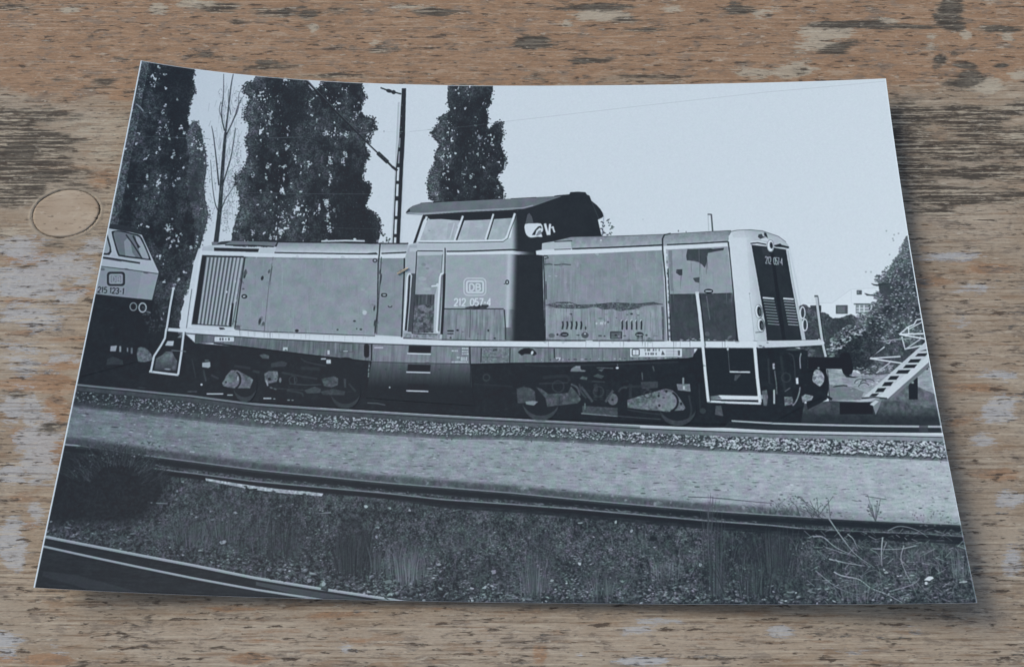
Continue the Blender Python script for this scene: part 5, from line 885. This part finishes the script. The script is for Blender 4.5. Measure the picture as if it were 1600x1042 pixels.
def clip_poly(P, axis, lo, hi):
    """Sutherland-Hodgman against one slab"""
    for sgn, lim in ((1, lo), (-1, hi)):
        out = []
        for k in range(len(P)):
            a, b = P[k-1], P[k]; da = sgn*(a[axis] - lim); db = sgn*(b[axis] - lim)
            if (da >= 0) != (db >= 0): out.append(a + (b - a)*(da/(da - db)))
            if db >= 0: out.append(b)
        P = out
        if len(P) < 3: return []
    return P
def flat_part(name, polys, lift):
    """printed area as a skin that follows the curl of the sheet"""
    bm = bmesh.new()
    for q in polys:
        st = np.clip(st_of(q), 0.0, 1.0)
        P = clip_poly(list(st), 0, .0015, .9985); P = clip_poly(P, 1, .0015, .9985) if len(P) else P
        Q_ = []
        for p in P:
            if not Q_ or np.abs(p - Q_[-1]).max() > 1e-5: Q_.append(p)
        if len(Q_) > 2 and np.abs(Q_[0] - Q_[-1]).max() < 1e-5: Q_.pop()
        if len(Q_) < 3: continue
        vs = [bm.verts.new((p[0], 1 - p[1], 0)) for p in Q_]
        es = [bm.edges.new((vs[k-1], vs[k])) for k in range(len(vs))]
        bmesh.ops.triangle_fill(bm, edges=es, use_beauty=True, use_dissolve=False)
    co = np.array([v.co[:] for v in bm.verts]) if bm.verts else np.zeros((0, 3))
    if not len(bm.faces): bm.free(); return None
    for ax, n in ((0, 30), (1, 21)):
        for k in range(int(co[:, ax].min()*n) + 1, int(math.ceil(co[:, ax].max()*n))):
            no = [0, 0, 0]; no[ax] = 1; pt = [0, 0, 0]; pt[ax] = k/n
            bmesh.ops.bisect_plane(bm, geom=bm.verts[:] + bm.edges[:] + bm.faces[:], plane_co=pt, plane_no=no, dist=1e-7)
    bmesh.ops.triangulate(bm, faces=bm.faces[:])
    bmesh.ops.dissolve_degenerate(bm, dist=1e-6, edges=bm.edges[:])
    for f in bm.faces:
        if f.normal.z < 0: f.normal_flip()
        f.smooth = True
    lay = bm.loops.layers.uv.new('print')
    for f in bm.faces:
        for l in f.loops: l[lay].uv = (l.vert.co.x, l.vert.co.y)
    vs = bm.verts[:]; a = np.array([v.co[:] for v in vs]); W_ = surf(a[:, 0], 1 - a[:, 1], lift)
    for v, p in zip(vs, W_): v.co = p
    me = bpy.data.meshes.new(name); bm.normal_update(); bm.to_mesh(me); bm.free(); return me
made = {}
order1 = [p for p in PARTS if p[3] is None]; order2 = [p for p in PARTS if p[3] is not None]
for k, (key, name, polys, par, lab) in enumerate(order1):
    me = flat_part(name, polys, 2e-5 + 2.5e-6*k)
    if me: made[key] = link(me, name, root, [M_PRINT], lab)
for k, (key, name, polys, par, lab) in enumerate(order2):
    me = flat_part(name, polys, 9e-5 + 1.5e-6*k)
    if me and par in made: link(me, name, made[par], [M_PRINT], lab)

# a brown chaff flake lying on the print, beside the cab door
fx = np.array([620.5, 626, 631, 637.5, 638, 632, 627, 622]); fy = np.array([428.3, 424.6, 422.4, 419.2, 421.6, 425.2, 427.8, 430.2])
q_ = st_of(np.stack([fx, fy], -1)); W_ = surf(q_[:, 0], q_[:, 1], 2.6e-4)
bm = bmesh.new(); up_ = [bm.verts.new(p + np.array([0, 0, .00022 + .00012*math.sin(i*1.9)])) for i, p in enumerate(W_)]; dn_ = [bm.verts.new(p) for p in W_]
bm.faces.new(up_[::-1]); bm.faces.new(dn_)
for i in range(8): bm.faces.new((up_[i-1], up_[i], dn_[i], dn_[i-1]))
bmesh.ops.recalc_face_normals(bm, faces=bm.faces[:])
me = bpy.data.meshes.new('chaff_flake'); bm.to_mesh(me); bm.free()
M_FLAKE, nt_, b_ = new_mat('dry_chaff'); g = G(nt_); n_ = g.noise(g('TexCoord').outputs['Object'], 1800.0)
nt_.links.new(g.mix(n_, (.30, .25, .17, 1), (.52, .45, .33, 1)), b_.inputs['Base Color']); b_.inputs['Roughness'].default_value = .8
o = link(me, 'chaff_flake', None, [M_FLAKE], 'tiny tan flake lying on the photograph beside the cab door'); o['category'] = 'flake'

# ================================================================== THE WOODEN TABLE
table = bpy.data.objects.new('wooden_table', None); COL.objects.link(table)
table.location = (0, 0, 0); table.empty_display_size = .05
table['label'] = 'weathered paint-stained wooden board under the photograph'; table['category'] = 'table'
xs = np.unique(np.concatenate([np.linspace(-.30, -.125, 30), np.arange(-.125, .125, .0009), np.linspace(.125, .30, 30)]))
ys = np.unique(np.concatenate([np.linspace(-.16, -.075, 30), np.arange(-.075, .105, .00042), np.linspace(.105, .26, 30)]))
pc = np.array(on_table(103.0, 333.0)); pr = (np.array(on_table(153.5, 333.0)) - pc)[0]; py_ = .5*abs(on_table(103, 297.0)[1] - on_table(103, 370.0)[1])
xs = np.unique(np.concatenate([xs, np.arange(pc[0] - pr*1.25, pc[0] + pr*1.25, .00025)])); ys = np.unique(np.concatenate([ys, np.arange(pc[1] - py_*1.3, pc[1] + py_*1.3, .0003)]))
XX, YY = np.meshgrid(xs, ys); nxv, nyv = len(xs), len(ys)
# where on the photograph does each point of the board show: measured stains are given by those positions
PXt, PYt = project(np.stack([XX, YY, 0*XX], -1))
def stain(L, soft=1.0):
    m = np.zeros(XX.shape)
    for x, y, rx, ry, k in L: m = np.maximum(m, k*np.exp(-(((PXt - x)/(rx*soft))**2 + ((PYt - y)/(ry*soft))**2)))
    return m
GREYP = stain([(305, 6, 40, 8, .9), (245, 12, 18, 10, .9), (105, 17, 22, 6, .7), (940, 24, 50, 11, 1), (885, 37, 10, 6, .8), (1050, 15, 22, 8, .8), (1190, 20, 30, 10, .7), (1290, 50, 55, 18, 1), (1280, 70, 40, 12, .9), (1240, 110, 40, 14, .9), (1180, 115, 40, 10, .7), (1390, 33, 22, 5, .8), (1510, 55, 10, 14, .9), (1575, 57, 12, 10, .6), (1545, 135, 34, 12, 1), (1590, 118, 20, 8, .8), (490, 45, 8, 12, .7), (585, 66, 14, 7, .7), (640, 12, 60, 6, .5),
               (60, 185, 90, 14, .5), (130, 200, 80, 22, .6), (150, 385, 30, 16, .7), (130, 440, 26, 12, .6), (20, 640, 30, 30, .7), (40, 600, 30, 12, .5), (30, 380, 40, 30, .9), (100, 415, 55, 22, 1), (50, 440, 80, 34, .8), (40, 490, 80, 30, .6), (100, 560, 60, 30, .45), (30, 560, 50, 30, .5), (110, 470, 40, 24, .6), (25, 455, 30, 12, .9), (50, 500, 40, 14, .5), (60, 700, 36, 62, 1), (48, 650, 18, 40, .9), (20, 740, 26, 20, .9), (65, 735, 14, 10, .9), (18, 850, 26, 44, 1), (55, 800, 16, 16, .8), (10, 1000, 26, 30, .7), (90, 1015, 30, 14, .5), (1350, 250, 50, 10, .4), (1480, 400, 70, 10, .6), (1520, 455, 60, 14, .6), (1560, 640, 30, 26, .9), (1540, 690, 26, 14, .8), (1580, 780, 30, 16, .8), (1500, 505, 30, 10, .5), (1450, 265, 40, 30, .3), (1560, 590, 40, 20, .5), (1580, 880, 16, 30, .7),
               (990, 985, 40, 9, .8), (905, 1022, 10, 8, 1), (1000, 1032, 50, 6, .9), (1220, 985, 24, 10, .7), (1330, 1015, 26, 8, .6), (540, 1010, 20, 12, .5), (1030, 970, 60, 6, .6), (1310, 1012, 40, 8, .5), (760, 1000, 30, 10, .4), (1420, 980, 60, 12, .3)])
GREYP2 = stain([(1455, 62, 14, 22, .5), (120, 215, 110, 26, .4), (150, 240, 60, 20, .5), (60, 290, 30, 20, .2)])
DARKP = stain([(832, 66, 28, 11, 1), (935, 12, 60, 6, .7), (420, 20, 40, 10, .6), (480, 25, 20, 12, .6), (530, 14, 30, 8, .5), (680, 18, 40, 8, .5), (830, 12, 60, 8, .4), (20, 12, 60, 8, .5), (350, 14, 40, 12, .5), (365, 32, 18, 9, .5), (345, 92, 34, 10, .5), (430, 105, 60, 8, .5), (520, 118, 70, 6, .5), (590, 80, 16, 6, .5), (15, 190, 45, 20, .9), (15, 230, 50, 55, 1), (60, 240, 70, 50, .8), (25, 180, 60, 10, .8), (20, 300, 60, 26, .8), (110, 290, 40, 12, .6), (80, 180, 60, 14, .5), (90, 275, 60, 20, .6), (30, 285, 60, 22, .7), (70, 310, 40, 16, .4), (160, 130, 30, 10, .5), (110, 125, 70, 8, .3),
               (1480, 22, 20, 22, 1), (1415, 185, 40, 22, 1), (1400, 205, 60, 40, .9), (1500, 180, 100, 18, .8), (1560, 215, 70, 24, .7), (1480, 235, 90, 20, .75), (1420, 260, 50, 40, .7), (1540, 270, 90, 14, .75), (1480, 310, 110, 12, .75), (1570, 310, 60, 12, .7), (1450, 330, 60, 8, .6), (1590, 170, 30, 16, .6), (1490, 40, 20, 8, 1), (1495, 14, 16, 14, .8), (1320, 38, 80, 7, .7), (1420, 42, 60, 6, .6), (1300, 80, 30, 8, .7), (1320, 70, 20, 6, .6), (1468, 95, 12, 8, .8), (1510, 102, 18, 5, 1), (1517, 120, 16, 12, .9), (1500, 130, 30, 8, .7), (1565, 102, 16, 5, .8), (1560, 45, 60, 6, .6), (1420, 190, 40, 26, 1), (1410, 215, 50, 30, .9), (1440, 178, 60, 14, .8), (1520, 195, 70, 22, .6), (1540, 240, 60, 12, .5), (1490, 300, 90, 14, .6), (1430, 300, 40, 30, .5), (1530, 170, 60, 10, .5), (1590, 230, 30, 30, .5), (1160, 15, 30, 9, .7), (1110, 33, 40, 7, .4), (980, 30, 40, 8, .4), (1000, 48, 50, 5, .5), (920, 94, 60, 6, .5), (1010, 120, 80, 6, .5), (840, 118, 40, 10, .3), (975, 105, 30, 8, .3), (1250, 112, 20, 6, .5),
               (75, 667, 20, 10, .6), (80, 670, 16, 8, .5), (30, 615, 30, 8, .4), (130, 480, 80, 8, .4), (100, 385, 50, 8, .4)])
BROWNP = stain([(240, 70, 260, 52, 1), (130, 100, 120, 40, .8), (420, 80, 120, 40, .8), (640, 90, 140, 38, .8), (560, 40, 80, 24, .6), (1000, 70, 180, 40, .9), (820, 33, 40, 12, .9), (1130, 80, 100, 30, .8), (1370, 100, 120, 40, 1), (1430, 60, 80, 40, 1), (1570, 90, 50, 40, 1), (1300, 20, 140, 16, .7), (1590, 20, 60, 20, .6), (1230, 60, 40, 20, .8), (80, 135, 140, 20, .6), (190, 150, 40, 16, .6), (100, 260, 80, 12, .5), (160, 280, 40, 20, .6), (60, 395, 30, 8, .5), (45, 405, 40, 9, 1), (70, 427, 50, 9, .9), (120, 455, 40, 8, .8), (30, 470, 40, 7, .7), (110, 530, 50, 8, .6), (30, 520, 40, 7, .6), (105, 340, 40, 20, .3), (40, 600, 80, 14, .8), (85, 600, 45, 18, .9), (78, 700, 32, 30, 1), (88, 640, 20, 24, 1), (100, 570, 40, 10, .8), (30, 680, 20, 30, .5), (40, 775, 40, 12, .5), (45, 820, 20, 14, .5), (1440, 440, 70, 12, .6), (1540, 420, 50, 10, .8), (1520, 412, 60, 8, .5), (1530, 605, 60, 10, .7), (1460, 620, 40, 40, .3), (1500, 660, 40, 16, .4), (1560, 740, 50, 14, .6), (1440, 760, 60, 10, .3), (75, 1030, 40, 12, .9), (385, 1028, 40, 10, .8), (10, 1030, 30, 10, .5), (845, 1020, 12, 20, .8), (120, 960, 60, 8, .4), (350, 950, 90, 8, .5), (520, 960, 80, 10, .5), (560, 1000, 60, 10, .5), (420, 1000, 60, 6, .5), (1000, 980, 60, 4, .4), (960, 1000, 60, 6, .4), (1340, 965, 60, 8, .3), (430, 985, 120, 5, .5), (700, 950, 100, 6, .4)])
LIGHTP = stain([(80, 480, 140, 60, .6), (60, 560, 110, 40, .7), (60, 520, 60, 20, .5), (1520, 350, 120, 60, .6), (1500, 480, 120, 60, .6), (1540, 560, 80, 60, .6), (1540, 840, 80, 90, .7), (300, 1000, 300, 40, .8), (700, 1000, 300, 40, .7), (1100, 1000, 300, 50, .9), (1450, 1000, 200, 40, .8), (130, 180, 80, 26, .6), (170, 205, 60, 20, .7), (100, 960, 90, 30, .7), (30, 900, 50, 40, .6)])
BROWNP = np.maximum(BROWNP, .75*(1 - np.clip((PYt - 112 - 14*np.sin(PXt/90.0))/60, 0, 1))*np.clip(1 - DARKP*.5, 0, 1))
SOOTP = stain([(832, 66, 30, 12, 1), (1485, 12, 20, 26, 1), (1498, 42, 16, 7, 1), (1478, 27, 24, 9, 1), (1330, 39, 70, 4, .8), (1425, 41, 100, 4, .75), (1570, 45, 50, 5, .65), (1468, 92, 9, 6, 1), (1464, 104, 6, 6, .9), (1508, 103, 17, 5, 1), (1492, 85, 9, 6, .9), (1515, 118, 15, 6, 1), (1506, 131, 20, 8, 1), (1565, 102, 13, 4, 1), (1308, 77, 18, 7, 1), (1335, 66, 26, 6, .7), (1150, 15, 20, 10, .9), (1292, 31, 9, 6, .8), (935, 10, 44, 6, .9), (880, 14, 34, 4, .7), (970, 8, 28, 5, .7), (1005, 46, 34, 4, .65), (905, 95, 34, 5, .65), (315, 86, 18, 5, .9), (342, 92, 16, 6, .9), (420, 98, 22, 4, .7), (595, 70, 9, 5, .8), (1130, 80, 9, 4, .7), (915, 82, 10, 4, .7), (1000, 122, 60, 4, .6), (80, 668, 14, 7, .8), (540, 118, 60, 3, .6), (700, 20, 40, 6, .55), (480, 22, 26, 10, .6), (150, 137, 26, 4, .7), (40, 5, 30, 5, .6), (30, 235, 30, 30, .6), (75, 278, 30, 10, .6)])
def tnoise(sx, sy, seed):
    r = np.random.default_rng(seed); gx, gy = (XX + .4)/sx, (YY + .3)/sy; i, j = np.floor(gx).astype(int), np.floor(gy).astype(int); fx, fy = gx - i, gy - j; fx = fx*fx*(3-2*fx); fy = fy*fy*(3-2*fy)
    T = r.random((int(.7/sy) + 4, int(.8/sx) + 4)); return (T[j, i]*(1-fx) + T[j, i+1]*fx)*(1-fy) + (T[j+1, i]*(1-fx) + T[j+1, i+1]*fx)*fy
Z = -.00006 - .00012*np.clip(tnoise(.02, .0009, 5)*.5 + tnoise(.05, .0022, 6)*.5 - .5, 0, 1) - .0002*np.clip(DARKP, 0, 1)*np.clip(tnoise(.012, .0008, 7) - .5, 0, 1)
rr = np.sqrt(((XX - pc[0])/pr)**2 + ((YY - pc[1])/py_)**2); ang = np.arctan2(YY - pc[1], XX - pc[0])
wob = 1 + .015*np.sin(3*ang + 1) + .01*np.sin(7*ang)
Z = np.where(rr < 1.018*wob, -.0006, Z); Z += np.where((rr >= 1.018*wob) & (rr < 1.16), .00012*np.exp(-((rr - 1.10)/.03)**2), 0)
V = np.stack([XX, YY, Z], -1).reshape(-1, 3)
I = np.arange(nxv*nyv).reshape(nyv, nxv); Fq = np.stack([I[:-1, :-1], I[:-1, 1:], I[1:, 1:], I[1:, :-1]], -1).reshape(-1, 4)
# body of the board below the worn top
x0, x1, y0, y1 = xs[0], xs[-1], ys[0], ys[-1]
me = bpy.data.meshes.new('board'); me.vertices.add(len(V)); me.vertices.foreach_set('co', V.astype(np.float32).ravel())
me.loops.add(Fq.size); me.loops.foreach_set('vertex_index', Fq.astype(np.int32).ravel()); me.polygons.add(len(Fq)); me.polygons.foreach_set('loop_start', (np.arange(len(Fq))*4).astype(np.int32)); me.update(calc_edges=True)
for nm, A in (('grey', np.maximum(GREYP, GREYP2)), ('dark', DARKP), ('brown', BROWNP), ('pale', LIGHTP), ('rim', np.exp(-((rr - 1.10)/.06)**2)), ('soot', SOOTP), ('cool', sstep(340, 410, PYt)), ('pit', (rr < 1.025)*(.25 + .75*np.clip(np.exp(-((ang - 2.95)/.5)**2) + np.exp(-((ang + 3.3)/.4)**2) + .8*np.exp(-((ang - .9)/.55)**2), 0, 1)))):
    at = me.attributes.new(nm, 'FLOAT', 'POINT'); at.data.foreach_set('value', A.astype(np.float32).ravel())
M_WOOD, nt_, b_ = new_mat('weathered_wood'); g = G(nt_)
ob = g('TexCoord').outputs['Object']
def st_vec(sx, sy, ofs=(0, 0, 0)): return g('Mapping', {'Vector': ob, 'Scale': (sx, sy, sx), 'Location': ofs}).outputs[0]
A_ = {k: g('Attribute', attribute_name=k).outputs['Fac'] for k in ('grey', 'dark', 'brown', 'pale', 'rim', 'pit')}
n_big = g.noise(st_vec(1, 2.2), 26, 4, .6); n_med = g.noise(st_vec(1, 2.6, (3, 1, 0)), 110, 5, .65, .3); n_grain = g.noise(st_vec(1, 11, (5, 2, 0)), 85, 6, .66, .2)
n_fib = g.noise(st_vec(1, 13, (1, 7, 0)), 210, 5, .66, .1); n_fib2 = g.noise(st_vec(1, 5, (6, 3, 0)), 620, 4, .65); n_fine = g.noise(st_vec(1, 1.6, (2, 2, 0)), 1500, 3, .6); n_spk = g.noise(st_vec(1, 4.2, (9, 4, 0)), 300, 4, .6); n_hue = g.noise(st_vec(1, 3, (4, 8, 0)), 180, 3, .6)
def c0(n, k): return g.math('MULTIPLY', g.math('SUBTRACT', n, .5), k)
def add(*v):
    o = v[0]
    for q in v[1:]: o = g.math('ADD', o, q)
    return o
n_line = g.noise(st_vec(1, 30, (2, 5, 0)), 62, 3, .6, .05)
A_soot = g('Attribute', attribute_name='soot').outputs['Fac']; A_cool = g('Attribute', attribute_name='cool').outputs['Fac']
col = g.mix(g.ramp(n_big, .38, .62), (.285, .225, .170, 1), (.325, .280, .230, 1))
col = g.mix(g.math('MULTIPLY', g.ramp(add(A_['pale'], c0(n_med, 1.5)), .22, .70), .85), col, g.mix(n_hue, (.365, .298, .230, 1), (.345, .308, .268, 1)))
col = g.mix(g.math('MULTIPLY', g.ramp(add(A_['brown'], c0(n_med, 1.1), c0(n_fib, .5)), .26, .52), .93), col, g.mix(g.ramp(n_hue, .35, .65), (.262, .160, .100, 1), (.328, .212, .138, 1)))
rust = g.ramp(add(n_hue, c0(n_line, .9)), .57, .68); col = g.mix(g.math('MULTIPLY', rust, .42), col, (.250, .148, .085, 1))
col = g.mix(g.math('MULTIPLY', g.ramp(add(n_med, c0(n_fib2, .4)), .56, .70), .45), col, (.190, .155, .128, 1))
n_mot = g.noise(st_vec(1, 2.4, (11, 3, 0)), 210, 5, .68, .4); mot = g.ramp(add(n_mot, c0(n_med, .5), c0(n_fib2, .3)), .52, .64); col = g.mix(g.math('MULTIPLY', mot, .62), col, g.mix(n_hue, (.150, .128, .112, 1), (.205, .172, .150, 1)))
lw = g.ramp(add(n_mot, c0(n_med, .3)), .44, .34); col = g.mix(g.math('MULTIPLY', lw, .35), col, (.40, .35, .29, 1))
# pale paint left in the grain
gt = g.ramp(add(A_['grey'], c0(n_med, 2.0), c0(n_fib, 1.2), c0(n_fib2, .9)), .37, .53)
col = g.mix(g.math('MULTIPLY', gt, .82), col, g.mix(g.ramp(add(A_cool, c0(n_hue, 1.2)), .25, .6), (.40, .365, .305, 1), (.385, .405, .445, 1)))
# fibres: light ridges and darker furrows
fk = g.math('SUBTRACT', 1.0, g.math('MULTIPLY', A_['brown'], .72))
col = g.mix(g.math('MULTIPLY', g.math('MULTIPLY', g.ramp(n_line, .53, .66), fk), .50), col, (.130, .098, .074, 1))
col = g.mix(g.math('MULTIPLY', g.math('MULTIPLY', g.ramp(n_line, .46, .34), fk), .55), col, (.47, .42, .35, 1))
col = g.mix(g.math('MULTIPLY', g.ramp(n_fib2, .54, .70), .42), col, (.15, .112, .085, 1))
col = g.mix(g.math('MULTIPLY', g.ramp(n_fib2, .45, .30), .36), col, (.47, .42, .355, 1))
# weathered bands: dark furrows between bleached ridges
zone = g.ramp(add(A_['dark'], c0(n_med, 1.3), c0(n_fib, .7)), .20, .50)
col = g.mix(g.math('MULTIPLY', zone, .62), col, g.mix(n_hue, (.150, .140, .118, 1), (.215, .180, .145, 1)))
col = g.mix(g.math('MULTIPLY', g.math('MULTIPLY', zone, g.ramp(add(n_line, c0(n_fib2, .45)), .545, .475)), .92), col, (.050, .043, .037, 1))
col = g.mix(g.math('MULTIPLY', g.math('MULTIPLY', zone, g.ramp(add(n_line, c0(n_fib2, .5)), .555, .61)), .80), col, (.44, .40, .33, 1))
soot = g.ramp(add(g.math('MULTIPLY', A_soot, .95), c0(n_med, 2.2), c0(n_fib, 1.9), c0(n_fib2, 1.5), c0(n_line, .9)), .36, .66)
col = g.mix(g.math('MULTIPLY', soot, .80), col, g.mix(g.ramp(n_fib2, .35, .65), (.165, .150, .128, 1), (.045, .040, .036, 1)))
# short dark splits, long hairline cracks, pale nicks
ds = g.ramp(add(n_grain, c0(n_spk, .9)), .635, .70); col = g.mix(g.math('MULTIPLY', ds, .70), col, (.060, .045, .037, 1))
sp = g.ramp(add(n_spk, c0(n_grain, .7), c0(n_fib2, .4)), .635, .69); col = g.mix(g.math('MULTIPLY', sp, .62), col, (.070, .052, .042, 1))
cr = g.math('MULTIPLY', g.ramp(g.math('ABSOLUTE', c0(g.noise(st_vec(1, 15, (3, 9, 0)), 26, 4, .55), 1.0)), .010, .002), g.ramp(n_spk, .46, .58))
col = g.mix(g.math('MULTIPLY', cr, .9), col, (.08, .062, .05, 1))
sw = g.ramp(add(g.noise(st_vec(1, 4.2, (7, 7, 0)), 330, 4, .62), c0(n_med, .3)), .61, .69); col = g.mix(g.math('MULTIPLY', sw, .6), col, (.46, .425, .37, 1))
col = g.mix(g.math('MULTIPLY', A_['rim'], .85), col, g.mix(n_fib2, (.24, .20, .165, 1), (.42, .38, .32, 1))); col = g.mix(A_['pit'], col, (.06, .047, .038, 1))
col = g.mix(1.0, col, g.mix(n_fine, (.76, .75, .66, 1), (1.14, 1.12, .99, 1)), 'MULTIPLY')
nt_.links.new(col, b_.inputs['Base Color']); b_.inputs['Roughness'].default_value = .78; b_.inputs['Specular IOR Level'].default_value = .25
hgt = g.math('SUBTRACT', g.math('SUBTRACT', g.math('MULTIPLY', n_fine, .2), g.math('ADD', g.math('MULTIPLY', n_fib, .8), g.math('MULTIPLY', n_fib2, .4))), g.math('MULTIPLY', g.math('ADD', soot, ds), .8))
bp = g('Bump', {'Strength': .55, 'Distance': .00025, 'Height': hgt}); nt_.links.new(bp.outputs[0], b_.inputs['Normal'])
board = link(me, 'board', table, [M_WOOD])
bm = bmesh.new(); vv = [bm.verts.new(p) for p in ((x0, y0, -.0016), (x1, y0, -.0016), (x1, y1, -.0016), (x0, y1, -.0016), (x0, y0, -.03), (x1, y0, -.03), (x1, y1, -.03), (x0, y1, -.03))]
for f in ((4, 7, 6, 5), (0, 1, 5, 4), (1, 2, 6, 5), (2, 3, 7, 6), (3, 0, 4, 7), (0, 3, 2, 1)): bm.faces.new([vv[i] for i in f])
bmesh.ops.recalc_face_normals(bm, faces=bm.faces[:])
me2 = bpy.data.meshes.new('board_core'); bm.to_mesh(me2); bm.free(); link(me2, 'board_core', table, [M_WOOD])
# the round wooden plug let into the board
NR, NA = 26, 96; V = [(pc[0], pc[1], .00004)]; F = []
for i in range(1, NR + 1):
    for j in range(NA):
        a = 2*math.pi*j/NA; r = i/NR*1.0; wv = 1 + .012*math.sin(2*a + .6) + .006*math.sin(5*a)
        z = .00005 + .00001*math.sin(40*r) - (.00010*((r - .93)/.07)**2 if r > .93 else 0); V.append((pc[0] + pr*r*wv*math.cos(a), pc[1] + py_*r*wv*math.sin(a), z))
for j in range(NA): F.append((0, 1 + j, 1 + (j+1) % NA))
for i in range(NR - 1):
    for j in range(NA): a = 1 + i*NA; F.append((a + j, a + NA + j, a + NA + (j+1) % NA, a + (j+1) % NA))
k0 = len(V); a = 1 + (NR-1)*NA
for j in range(NA): V.append((V[a+j][0], V[a+j][1], -.0007))
for j in range(NA): F.append((a + j, k0 + j, k0 + (j+1) % NA, a + (j+1) % NA))
me3 = bpy.data.meshes.new('wood_plug'); me3.from_pydata(V, [], F); me3.update(); me3.polygons.foreach_set('use_smooth', [True]*len(F))
M_PLUG, nt_, b_ = new_mat('plug_wood'); g = G(nt_); ob = g('TexCoord').outputs['Object']
n_a = g.noise(st_vec(1, 7, (2, 3, 0)), 160, 5, .6); n_b = g.noise(st_vec(1, 2, (1, 1, 0)), 420, 4, .6); n_c = g.noise(st_vec(1, 2.4, (8, 1, 0)), 60, 3, .6)
wv_ = g('TexWave', {'Vector': g('Mapping', {'Vector': ob, 'Location': (-pc[0], -pc[1], 0)}).outputs[0], 'Scale': 260.0, 'Distortion': 5.0, 'Detail': 3.0, 'Detail Scale': 2.0}, wave_type='RINGS', rings_direction='Z').outputs[1]
col = g.mix(g.ramp(n_c, .35, .65), (.31, .245, .18, 1), (.385, .325, .255, 1)); col = g.mix(g.math('MULTIPLY', wv_, .04), col, (.22, .16, .11, 1)); col = g.mix(g.math('MULTIPLY', g.ramp(n_a, .56, .74), .6), col, (.17, .12, .085, 1)); col = g.mix(g.math('MULTIPLY', g.ramp(n_b, .60, .72), .5), col, (.46, .41, .35, 1)); col = g.mix(g.math('MULTIPLY', g.ramp(n_b, .42, .30), .75), col, (.10, .07, .05, 1)); n_d = g.noise(st_vec(1, 9, (6, 6, 0)), 240, 4, .65); col = g.mix(g.math('MULTIPLY', g.ramp(n_d, .58, .68), .7), col, (.13, .092, .065, 1)); col = g.mix(g.math('MULTIPLY', g.ramp(n_d, .40, .30), .55), col, (.45, .40, .32, 1))
col = g.mix(1.0, col, (1.08, 1.09, 1.03, 1), 'MULTIPLY')
nt_.links.new(col, b_.inputs['Base Color']); b_.inputs['Roughness'].default_value = .8; b_.inputs['Specular IOR Level'].default_value = .2
bp = g('Bump', {'Strength': .5, 'Distance': .0002, 'Height': n_a}); nt_.links.new(bp.outputs[0], b_.inputs['Normal'])
link(me3, 'wood_plug', table, [M_PLUG], 'pale round wooden plug let into the board')
